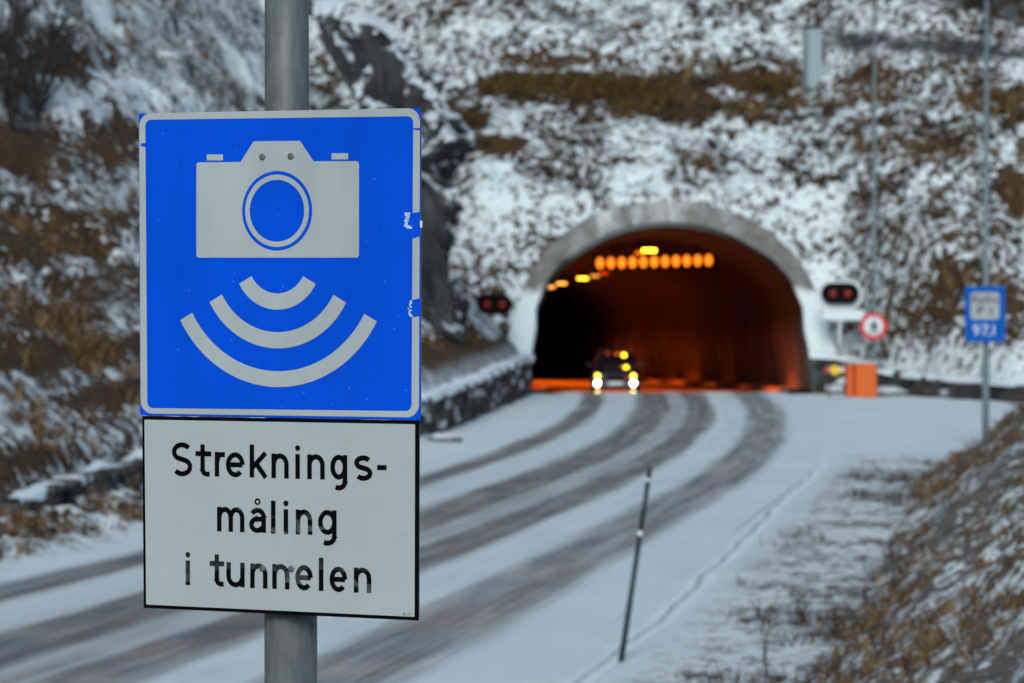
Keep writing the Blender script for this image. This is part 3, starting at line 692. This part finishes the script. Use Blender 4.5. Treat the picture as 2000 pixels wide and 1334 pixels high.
# blue plate
bp = MB(); c4 = [S(271, 222), S(821, 211), S(821, 821), S(274, 811)]
bp.prism(rrect(c4, .0015, 2), .0, .0025); blue = bp.build('blue_plate', M_BLUE, sign)
bp = MB(); ins = [S(276, 228), S(816, 217), S(816, 816), S(279, 806)]; bp.prism(rrect(ins, .003, 2), .003, .018); bp.build('plate_backing', M_ALU, sign)
outer = rrect([S(272, 221.5), S(820.5, 211), S(818.5, 815.5), S(275, 807.5)], 26*M2, 10); inner = rrect([S(284, 234), S(807.5, 227), S(804, 803), S(288, 797)], 13*M2, 10)
b = MB(); n_ = len(outer)
def inpeel(p):
    return False
ring = []
b.grid([[(x, -.0006, z) for x, z in outer+outer[:1]], [(x, -.0006, z) for x, z in inner+inner[:1]]]); b.build('white_border', M_WHITE, blue)
peel = [[S(806.5, 416), S(822, 413.5), S(822, 461), S(806.5, 466)], [S(805, 586), S(822, 582), S(822, 617), S(805, 619.5)], [S(806, 250.5), S(822, 250), S(822, 255), S(812, 253.5), S(806, 253)],
        [S(275.5, 281), S(278, 279.5), S(286, 279.5), S(286, 287), S(281, 286.5), S(275.5, 285)]]
for pl in peel: flat('peeled_patch', [pl], -.0011, M_BLUE, blue)
def ragged(px, py, w_, h_, seed):
    r_ = random.Random(seed); out = []
    for k in range(9):
        y0 = py+h_*k/9; x0 = px+r_.uniform(-2.5, 1.5); x1 = x0+w_*r_.uniform(.35, 1); out.append([S(x0, y0), S(x1, y0+r_.uniform(-1, 1)), S(x1+r_.uniform(-1, 1), y0+h_/9*.86), S(x0+r_.uniform(-1, 2), y0+h_/9*.8)])
    return out
flat('scraped_patch', ragged(792, 415, 13, 32, 1), -.0007, M_SCRAPE, blue); flat('scraped_patch', ragged(799, 587, 7, 32, 2), -.0007, M_SCRAPE, blue)
b = MB(); cz = S(822, 438); b.box((cz[0]+.001, .0, cz[1]), (.004, .006, .016), .001); b.build('snow_speck', M_SNOW, blue)
C1 = lambda x, y: S(250+x/2.9, 180+y/2.9)
def arc2(cx, cz, r, a0, a1, n): return [(cx+r*math.cos(a0+(a1-a0)*k/n), cz+r*math.sin(a0+(a1-a0)*k/n)) for k in range(n+1)]
cam_poly = []
body = rrect([C1(388, 398), C1(1309, 390.5), C1(1309, 937), C1(388, 937)], 6*M2, 6)
nb_ = 7; cam_poly = body[:nb_]+[C1(638, 395.5), C1(712, 278), C1(975, 276), C1(1052, 391.5)]+body[nb_:]
lx, lz = C1(845, 672); mz = M2/2.9
sym = flat('camera_symbol', [cam_poly], -.0006, M_WHITE, blue)
flat('camera_knob', [[C1(447, 353), C1(538.5, 352.5), C1(538.5, 386.5), C1(447, 387)]], -.0006, M_WHITE, blue)
flat('camera_knob', [[C1(1153, 346), C1(1247.5, 345.5), C1(1247.5, 380.5), C1(1153, 381)]], -.0006, M_WHITE, blue)
def ringmesh(name, r0, r1, y, m, parent, n=72):
    b = MB(); b.grid([[(x, y, z) for x, z in arc2(lx, lz, r0, 0, 2*math.pi, n)], [(x, y, z) for x, z in arc2(lx, lz, r1, 0, 2*math.pi, n)]]); return b.build(name, m, parent)
flat('lens_disc', [arc2(lx, lz, 225*mz, 0, 2*math.pi, 80)[:-1]], -.0010, M_BLUE, sym); ringmesh('lens_ring', 175*mz, 205*mz, -.0014, M_WHITE, sym)
ax, az = S(541.6, 508.3)
for r0, r1 in ((64.8, 96.5), (140.5, 172.2), (216.8, 247.8)):
    a0, a1 = math.radians(180+28.5), math.radians(360-28.5); b = MB()
    b.grid([[(x, -.0006, z) for x, z in arc2(ax, az, r0*M2, a0, a1, 48)], [(x, -.0006, z) for x, z in arc2(ax, az, r1*M2, a0, a1, 48)]]); b.build('wave_arc', M_WHITE, blue)
def rivets(lst, parent, y):
    for px, py in lst:
        x, z = S(px, py); b = MB(); b.tube([(x, y, z), (x, y-.0016, z), (x, y-.0024, z)], [.0078, .0074, .0045], 20); b.build('rivet', M_RIVET, parent, None, True)
rivets([(512.5, 306.5), (568, 305.5)], sign, -.0006)
# text plate
b = MB(); c4 = [S(279, 812.5), S(819.5, 821.5), S(818.5, 1212), S(282, 1187)]
for i in range(4): pass
b.prism(rrect(c4, .002, 2), -.0030, -.0005); tp = b.build('text_plate', M_BLACK, sign)
at = tp.data.attributes.new('wear', 'FLOAT', 'POINT')
b = MB(); b.prism(rrect([S(284, 822), S(814, 830), S(813, 1206), S(286, 1182)], .003, 2), .003, .016); b.build('plate_backing', M_ALU, sign)
flat('white_field', [rrect([S(283.5, 819.5), S(812, 828.5), S(811, 1204.5), S(287, 1180.5)], .002, 2)], -.0034, M_WTAPE, tp)
# lettering: strokes on a common stem width
XH, W_ = 48.5*M2, .205
def stroke(pts, w_=W_, mul=1.0):
    pts = [Vector(p) for p in pts]; Lf, Rt = [], []
    for i, p in enumerate(pts):
        a = pts[max(i-1, 0)]; c = pts[min(i+1, len(pts)-1)]; d = (c-a).normalized(); nn = Vector((-d.y, d.x))
        k = 1.0
        if 0 < i < len(pts)-1:
            d1 = (p-a).normalized(); k = 1/max(.6, d1.dot(d))
        Lf.append(p+nn*w_/2*k); Rt.append(p-nn*w_/2*k)
    return (Lf, Rt)
def ell(cx, cy, rx, ry, a0, a1, n=18): return [(cx+rx*math.cos(math.radians(a0+(a1-a0)*k/n)), cy+ry*math.sin(math.radians(a0+(a1-a0)*k/n))) for k in range(n+1)]
def disc(cx, cy, r): return [(cx+r*math.cos(t), cy+r*math.sin(t)) for t in [2*math.pi*k/20 for k in range(20)]]
def glyph(ch, W):
    h = W_/2; V_ = h*.92; st, fl = [], []
    def arch(x0, x1): return [(x0, .5)] + ell((x0+x1)/2, .56, (x1-x0)/2, .44-V_, 180, 0, 20) + [(x1, 0)]
    if ch == 'S' or ch == 's':
        Hh = 1.37 if ch == 'S' else 1.0; r1 = (Hh*.235-V_*.0); ry_ = Hh*.25-V_*.55
        t = ell(W/2, Hh-V_-ry_, W/2-h, ry_, 35, 235, 22); q_ = ell(W/2, V_+ry_, W/2-h, ry_, 55, -145, 22); st.append(t+q_)
    elif ch == 't': st += [[(.33, 1.30), (.33, .28)]+ell(.33+.20, .28, .20, .28-V_, 180, 275, 10)+[(min(W-.06, .66), V_*1.02)], [(0, .92), (W-.03, .92)]]
    elif ch == 'r': st += [[(h, 0), (h, 1)], [(h, .5)]+ell(W*.70, .52, W*.70-h, .48-V_, 180, 78, 12)+[(W, 1-V_-.01)]]
    elif ch == 'e': st += [[(h, .5), (W-h, .5)], ell(W/2, .5, W/2-h, .5-V_, 0, 316, 30)]
    elif ch == 'k': st += [[(h, 0), (h, 1.33)], [(h, .38), (W-h*1.15, 1.0)], [(W*.36, .56), (W-h*1.05, 0)]]
    elif ch == 'n': st += [[(h, 0), (h, 1)], arch(h, W-h)]
    elif ch == 'm': st += [[(h, 0), (h, 1)], arch(h, W/2), arch(W/2, W-h)]
    elif ch == 'u': st += [[(W-h, 0), (W-h, 1)], [(x, 1-y) for x, y in arch(W-h, h)]]
    elif ch == 'i': st += [[(h, 0), (h, 1)]]; fl.append(disc(h, 1.24, .115))
    elif ch == 'l': st += [[(h, 0), (h, 1.33)]]
    elif ch == 'g': st += [ell(W/2, .51, W/2-h, .49-V_, 0, 360, 30), [(W-h, 1), (W-h, -.06)]+ell(W/2, -.06, W/2-h, .26, 0, -120, 14)]
    elif ch == 'å':
        st += [[(W-h, 0), (W-h, .62)]+ell(W/2, .62, W/2-h, .38-V_, 0, 150, 14), [(W-h, .55), (W*.46, .55)]+ell(W*.46, .32, W*.46-h, .23, 90, 270, 14)+[(W*.62, .10), (W-h, .25)]]
        st.append(('thin', ell(W/2, 1.25, .105, .10, 0, 360, 18)))
    elif ch == '-': st += [[(0, .55), (W, .55)]]
    return st, fl
C2 = lambda x, y: S(250+x/2.0217, 580+y/2.0217)
def text(items, base, parent, y=-.0039, wear=0.0):
    """items: (char, crop x0, crop x1, baseline y)"""
    cnt = 0
    for ch, x0, x1, yb in items:
        a, c = C2(x0, yb), C2(x1, yb); zb = C2((x0+x1)/2, yb)[1]; Wg = (c[0]-a[0])/XH; b = MB()
        st, fl = glyph(ch, Wg)
        for s in st:
            if s[0] == 'thin': Lf, Rt = stroke(s[1], .075)
            else: Lf, Rt = stroke(s)
            yy_ = y-.00004*cnt; cnt = (cnt+1) % 12
            b.grid([[(a[0]+p.x*XH, yy_, zb+p.y*XH) for p in Lf], [(a[0]+p.x*XH, yy_, zb+p.y*XH) for p in Rt]])
        for pl in fl: b.face([(a[0]+px*XH, y, zb+pz*XH) for px, pz in pl])
        o = b.build('letter', M_BLACK, parent)
        at = o.data.attributes.new('wear', 'FLOAT', 'POINT'); vs = np.array([v.co[2] for v in o.data.vertices]); at.data.foreach_set('value', (wear*np.clip(1-(vs-zb)/(XH*1.3), .2, 1)).astype(np.float32))
text([('S', 177, 257, 707), ('t', 270, 335, 708), ('r', 346, 386, 709), ('e', 390, 464, 711), ('k', 484, 557, 713), ('n', 570, 638, 716), ('i', 664, 682, 718), ('n', 711, 780, 720), ('g', 802, 869, 722), ('s', 897, 968, 725), ('-', 987, 1024, 728)], 0, tp)
text([('m', 355, 463, 927), ('å', 482, 548, 930), ('l', 568, 588, 934), ('i', 618, 636, 936), ('n', 666, 731, 938), ('g', 754, 827, 940)], 0, tp, wear=1.0)
text([('i', 231, 249, 1137), ('t', 326, 386, 1142), ('u', 392, 464, 1145), ('n', 486, 554, 1150), ('n', 573, 641, 1153), ('e', 664, 733, 1157), ('l', 757, 776, 1160), ('e', 799, 869, 1164), ('n', 895, 964, 1168)], 0, tp, wear=1.0)
rivets([(514.5, 1110), (570.5, 1111)], tp, -.0045)
def font_text(body, size, m, parent, loc, name='lettering', rot=(math.pi/2, 0, 0), sx=1.0):
    cu = bpy.data.curves.new(name, 'FONT'); cu.body = body; cu.size = size; cu.align_x = 'CENTER'; cu.align_y = 'CENTER'; cu.resolution_u = 3
    to = bpy.data.objects.new(name+'_tmp', cu); COL.objects.link(to); dg = bpy.context.evaluated_depsgraph_get(); me = bpy.data.meshes.new_from_object(to.evaluated_get(dg))
    bpy.data.objects.remove(to); me.name = name; o = link(name, me, m, parent, loc); o.rotation_euler = rot; o.scale = (sx, 1, 1); return o
cx_, cz_ = S(796, 1199.5); font_text('BS 11', .0085, M_BLACK, tp, (cx_, -.0042, cz_), 'maker_mark')

# ---------------------------------------------------------------- marker post
bx, by, bz = hit(1213, 1292); e_ = empty('marker_post', (bx, by, bz), 0, 'thin dark snow marker post leaning right at the road edge', 'marker post')
top = P(1270, 912, by)-Vector((bx, by, bz)); 
def seg(a, c, r0, r1, name, m):
    b = MB(); b.tube([top*a, top*c], [r0, r1], 10); b.build(name, m, e_, None, True)
M_STICK = simple('dark_green_stick', (.010, .028, .035), .5)
seg(-.04, .645, .033, .029, 'stick', M_STICK); seg(.645, .672, .031, .031, 'reflector', M_WPAINT); seg(.672, .925, .029, .027, 'stick', M_STICK); seg(.925, .942, .029, .029, 'reflector', M_WPAINT); seg(.942, 1.0, .027, .025, 'stick', M_STICK)

# ---------------------------------------------------------------- tall posts and their signs
def tall_post(px, py, Y, r0, label, hgt=10.5):
    p = P(px, py, Y); z0 = float(H(p.x, Y)); root = empty('lamp_post', (p.x, Y, z0), 0, label, 'lamp post', 'tall grey lamp posts')
    b = MB(); b.tube([(0, 0, -.3), (0, 0, 1.2), (0, 0, hgt)], [r0, r0*.95, r0*.55], 16); b.build('post', M_DPOLE, root, None, True)
    b = MB(); b.tube([(0, 0, hgt-.02), (-.2, 0, hgt+.35), (-.8, 0, hgt+.55), (-1.6, 0, hgt+.6)], .035, 8); b.build('arm', M_DPOLE, root, None, True)
    b = MB(); b.box((-1.9, 0, hgt+.6), (.8, .26, .13), .04); b.build('lamp_head', M_GPAINT, root)
    return root
A = tall_post(1925, 880, 83, .09, 'tall grey post carrying the blue radio sign at the right edge')
Bp = tall_post(1707, 740, 119, .085, 'tall thin grey post carrying the round red sign near the tunnel', 13)
def plane_sign(name, px, py, Y, label, cat='road sign'): return empty(name, P(px, py, Y), 0, label, cat)
rsg = plane_sign('radio_sign', 1923.5, 614, 82.8, 'blue radio sign with white panel reading Radio P1 on a tall post'); m8 = 82.8/FPX
b = MB(); b.prism(rrect([(-39.5*m8, 54*m8), (39.5*m8, 56*m8), (39.5*m8, -54*m8), (-38*m8, -55*m8)], .03, 4), -.02, .02); b.build('plate', sheeting('small_blue_sheeting', (.0, .085, .40), .1), rsg)
flat('white_panel', [rrect([(-28*m8, 43*m8), (28*m8, 43*m8), (28*m8, -10*m8), (-28*m8, -10*m8)], .07, 5)], -.023, M_WHITE, rsg)
font_text('Radio', 23*m8, M_BLK, rsg, (0, -.027, 29*m8)); font_text('P', 26*m8, M_BLK, rsg, (-9*m8, -.027, 6*m8)); font_text('1', 26*m8, M_BLK, rsg, (12*m8, -.027, 6*m8))
for ch, xx in (('9', -17), ('7', 0), (',', 8), ('1', 17)): font_text(ch, 30*m8, M_WPAINT, rsg, (xx*m8, -.027, -32*m8))
for zz in (.3, -.35): b = MB(); b.box((.02, .045, zz), (.5, .05, .05), .01); b.build('bracket', M_ALU, rsg)
rd = plane_sign('round_sign', 1706, 637, 118.7, 'round red rimmed no walking sign on the thin post beside the tunnel'); m1 = 118.7/FPX
b = MB(); b.tube([(0, .02, 0), (0, -.01, 0)], 27*m1, 40); b.build('red_disc', M_REDS, rd)
flat('white_disc', [arc2(0, 0, 18.5*m1, 0, 2*math.pi, 40)[:-1]], -.014, M_WPAINT, rd)
fig = [[(.02, .23), (.07, .20), (.06, .13), (0, .12), (-.03, .18)], [(-.06, .10), (.08, .10), (.10, -.05), (-.04, -.05)], [(-.04, -.05), (.02, -.05), (-.08, -.26), (-.14, -.24)], [(.03, -.05), (.10, -.05), (.12, -.26), (.06, -.26)], [(.08, .10), (.17, -.02), (.14, -.05), (.06, .05)], [(-.06, .10), (-.15, -.02), (-.11, -.05), (-.03, .04)]]
flat('walking_figure', fig, -.018, M_BLK, rd)

# ---------------------------------------------------------------- twin red signals
def stadium(w_, h_, n=14): r = h_/2; return arc2(w_/2-r, 0, r, -math.pi/2, math.pi/2, n)+arc2(-w_/2+r, 0, r, math.pi/2, 3*math.pi/2, n)
def signal(px, py, Y, wpx, label, board):
    s = Y/FPX; p = P(px, py, Y); gz_ = float(H(p.x, Y+.2)); root = empty('traffic_signal', (p.x, Y, min(gz_, p.z-1.0)), 0, label, 'traffic signal', 'twin red tunnel signals'); zc = p.z-root.location.z
    b = MB(); b.prism([(x, z+zc) for x, z in stadium((wpx+4)*s, 41*s)], -.1, .1); b.build('backboard', M_BLK, root)
    if board:
        b = MB(); b.prism([(x, z+zc-.06) for x, z in stadium((wpx+22)*s, 58*s)], .11, .17); b.build('white_backing', M_WPAINT, root)
        b = MB(); b.box((.12, .3, zc-43*s), (84*s, .4, 22*s), .05); b.build('support_box', M_SNOW, root)
    for sx in (-1, 1):
        b = MB(); b.tube([(sx*14.5*s, -.09, zc), (sx*14.5*s, -.12, zc)], [8.5*s, 7*s], 20); b.build('red_light', M_REDLENS, root, None, True)
        b = MB(); b.grid([[(sx*14.5*s+9*s*math.cos(t), yq, zc+9*s*math.sin(t)) for t in [math.pi*k/12 for k in range(13)]] for yq in (-.1, -.26)]); b.build('visor', M_BLK, root)
    b = MB(); b.tube([(-.1 if not board else .0, .2, -.3), (-.1 if not board else .0, .2, zc-.1)], .09, 12); b.build('post', M_ALU, root, None, True)
signal(966, 594, 119.9, 66, 'black twin red signal left of the tunnel mouth', False)
signal(1641, 573, 120.4, 70, 'black twin red signal on a white backing right of the tunnel mouth', True)

# ---------------------------------------------------------------- orange barrier cabinet and boom
s = 117.5/FPX; p = P(1690, 768, 117.5); oc = empty('barrier_cabinet', (p.x, 117.8, 0), math.radians(6), 'bright orange barrier cabinet standing on the snow right of the tunnel', 'cabinet'); z1 = 58*s+p.z
b = MB(); b.box((0, 0, z1/2), (44*s, .55, z1), .03); b.build('housing', M_ORANGE, oc)
b = MB(); b.box((0, 0, z1+.035), (46*s, .6, .05), .02); b.build('lid', M_SNOW, oc)
b = MB(); b.box((0, -.285, z1*.5), (34*s, .02, z1*.78), .004); b.build('door', M_ORANGE, oc)
b = MB(); b.box((-29.5*s, .08, z1*.48), (12*s, .4, z1*.94), .02); b.build('side_housing', M_DORANGE, oc)
bo = empty('barrier_boom', P(1632, 722, 117.6), 0, 'short red and white barrier boom with a round yellow lamp beside the orange cabinet', 'barrier')
b = MB()
for k in range(5): b.box((-.28+k*.16, 0, 0), (.16, .06, .15), .01, k % 2)
b.build('boom', [M_REDS, M_WPAINT], bo)
b = MB(); b.tube([(-.02, -.04, -.02), (-.02, -.09, -.02), (-.02, -.11, -.02)], [.165, .16, .12], 20); b.build('yellow_lamp', simple('yellow_lens', (.80, .50, .01), .4), bo)
b = MB(); b.tube([(-.2, .02, -.03), (-.2, .02, -(bo.location.z)-.1)], .03, 8); b.build('rest_post', M_BLK, bo)
# snowy rock in front of the cabinet
def boulder(px, py, w_, h_, seed, label):
    x, y, z = hit(px, py); b = MB(); r_ = random.Random(seed); rows = []
    for i in range(9):
        ph = math.pi*i/8; row = []
        for k in range(14):
            t = 2*math.pi*k/14; q_ = 1+.28*float(fbm(np.array(math.cos(t)*1.5+seed), np.array(math.sin(t)*1.5+ph), 3)); row.append((w_*q_*math.sin(ph)*math.cos(t), w_*.6*q_*math.sin(ph)*math.sin(t), h_*q_*math.cos(ph)))
        rows.append(row)
    b.grid(rows, True); o = b.build('boulder', M_ROCK, None, (x, y, z+h_*.2), True); tag(o, label, 'rock')
boulder(1728, 774, .95, .28, 2, 'flat snow dusted boulder in front of the orange cabinet')
boulder(868, 862, .45, .18, 4, 'low snow dusted stone at the foot of the left stone wall')
boulder(1640, 60, 0.01, .01, 4, 'x') if False else None

# ---------------------------------------------------------------- mast and cabinet on the terrace
x, y, z = hit(1587, 172); s = y/FPX; ms = empty('utility_column', (x, y, z-.15), math.radians(18), 'pale grey square column with a thin mast on the hill above the tunnel', 'column')
b = MB(); b.box((0, 0, 59*s), (30*s, 30*s, 118*s), .05); b.build('column', M_GPAINT, ms)
b = MB(); b.tube([(.14, 0, 118*s), (.14, 0, 260*s)], .06, 10); b.build('mast', M_BARK, ms, None, True)
b = MB(); b.box((0, 0, 120.5*s), (34*s, 34*s, 5*s), .03); b.build('cap', M_BARK, ms)

# ---------------------------------------------------------------- thin fence posts at the right edge
for i, (px, lab) in enumerate(((1962, 'leftmost of three thin posts beyond the bank at the right edge'), (1978, 'middle of three thin posts beyond the bank at the right edge'), (1994, 'rightmost of three thin posts beyond the bank at the right edge'))):
    p = P(px, 860, 86); b = MB(); b.tube([(0, 0, -.1), (.01, 0, .55), (.02, 0, .8)], [.03, .028, .024], 8); b.tube([(.02, 0, .8), (.02, 0, .83)], [.032, .02], 8)
    o = b.build('thin_post', M_DPOLE, None, (p.x, 86, float(H(p.x, 86)))); tag(o, lab, 'post', 'thin posts beyond the right bank')

# ---------------------------------------------------------------- oncoming car
CY = 122.6; cp = P(1202, 752, CY); cz0 = float(floor_z(CY)); car = empty('oncoming_car', (cp.x, CY, cz0), math.radians(-2), 'dark car with headlights on coming out of the tunnel', 'car')
def loft(secs, n=1):  # secs: list of (y, [(x,z)...])
    b = MB(); b.grid([[(x, y, z) for x, z in pr] for y, pr in secs], True)
    return b
def carprof(hw, zb, zm, zt, tw):
    r = [(-hw+.08, zb), (-hw, zb+.12), (-hw-.0, zm), (-tw, zt), (-tw*.5, zt+.03), (0, zt+.04), (tw*.5, zt+.03), (tw, zt), (hw, zm), (hw, zb+.12), (hw-.08, zb)]
    return r
b = loft([(-.02, carprof(.55, .38, .5, .6, .4)), (.03, carprof(.72, .26, .52, .70, .6)), (.12, carprof(.80, .22, .58, .78, .70)), (.5, carprof(.84, .2, .64, .88, .74)), (1.1, carprof(.86, .2, .68, .96, .76)), (2.2, carprof(.87, .2, .7, .98, .8)), (3.6, carprof(.86, .22, .7, .98, .8)), (4.1, carprof(.8, .3, .7, .92, .72)), (4.18, carprof(.6, .4, .65, .8, .5))])
body = b.build('body', M_CAR, car, None, True)
cab = loft([(1.0, [(-.70, .93), (-.66, .96), (.66, .96), (.70, .93)]), (1.75, [(-.76, .93), (-.58, 1.42), (.58, 1.42), (.76, .93)]), (2.4, [(-.77, .93), (-.60, 1.48), (.60, 1.48), (.77, .93)]), (3.4, [(-.76, .93), (-.58, 1.44), (.58, 1.44), (.76, .93)]), (4.0, [(-.7, .93), (-.6, 1.0), (.6, 1.0), (.7, .93)])])
cab.build('cabin', M_CAR, car)
b = MB(); b.face([(-.60, 1.045, .995), (.60, 1.045, .995), (.52, 1.70, 1.405), (-.52, 1.70, 1.405)]); b.build('windscreen', M_GLASS, car)
b = MB(); b.box((0, -.03, .36), (1.3, .16, .20), .05); b.build('bumper', M_CARGREY, car)
b = MB(); b.box((0, -.03, .58), (.62, .05, .12), .02); b.build('grille', M_BLK, car)
b = MB(); b.box((0, -.125, .38), (.50, .02, .11), .004); b.build('number_plate', M_WPAINT, car)
for sx in (-1, 1):
    hl = MB(); hl.tube([(sx*.62, -.06, .63), (sx*.62, -.10, .63)], [.085, .07], 16); hl.build('headlight', lamp_mat('amber_headlight', (1, .62, .05), 5), car)
    hl = MB(); hl.tube([(sx*.625, -.10, .385), (sx*.625, -.14, .385)], [.085, .07], 16); hl.build('driving_light', lamp_mat('white_driving_light', (.72, 1, .75), 30), car)
    hl = MB(); hl.tube([(sx*.62, -.11, .07), (sx*.62, -.13, .07)], [.075, .07], 16); hl.build('road_glint', lamp_mat('warm_road_glint', (1, .72, .25), 3), car)  # last pair: added glowing discs imitating the headlight reflection on the wet road
    for yw in (.75, 3.3):
        wl = MB(); wl.tube([(sx*.86, yw, .3), (sx*.66, yw, .3)], .3, 20); ww = wl.build('wheel', M_RUB, car, None, True)
        rm = MB(); rm.tube([(sx*.865, yw, .3), (sx*.86, yw, .3)], .19, 16); rm.build('rim', M_ALU, ww)
    mr = MB(); mr.box((sx*.93, 1.35, 1.0), (.18, .1, .13), .03); mr.build('mirror', M_CAR, car)
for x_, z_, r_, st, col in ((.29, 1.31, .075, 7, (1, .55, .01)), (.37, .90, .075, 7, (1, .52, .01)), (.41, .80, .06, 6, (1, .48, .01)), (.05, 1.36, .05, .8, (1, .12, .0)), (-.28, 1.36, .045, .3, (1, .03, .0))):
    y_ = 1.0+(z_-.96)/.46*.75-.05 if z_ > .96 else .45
    b = MB(); b.tube([(x_, y_, z_), (x_, y_-.03, z_)], [r_, r_*.8], 14); b.build('amber_glint', lamp_mat('amber_glint_glow', col, st), car)  # added glowing discs in place of reflections on windscreen and bonnet, not car lamps
b = MB(); b.tube([(-.75, .95, .95), (-.60, 1.66, 1.42)], .025, 8); b.build('pillar_trim', simple('brown_trim', (.15, .03, .01), .3), car)
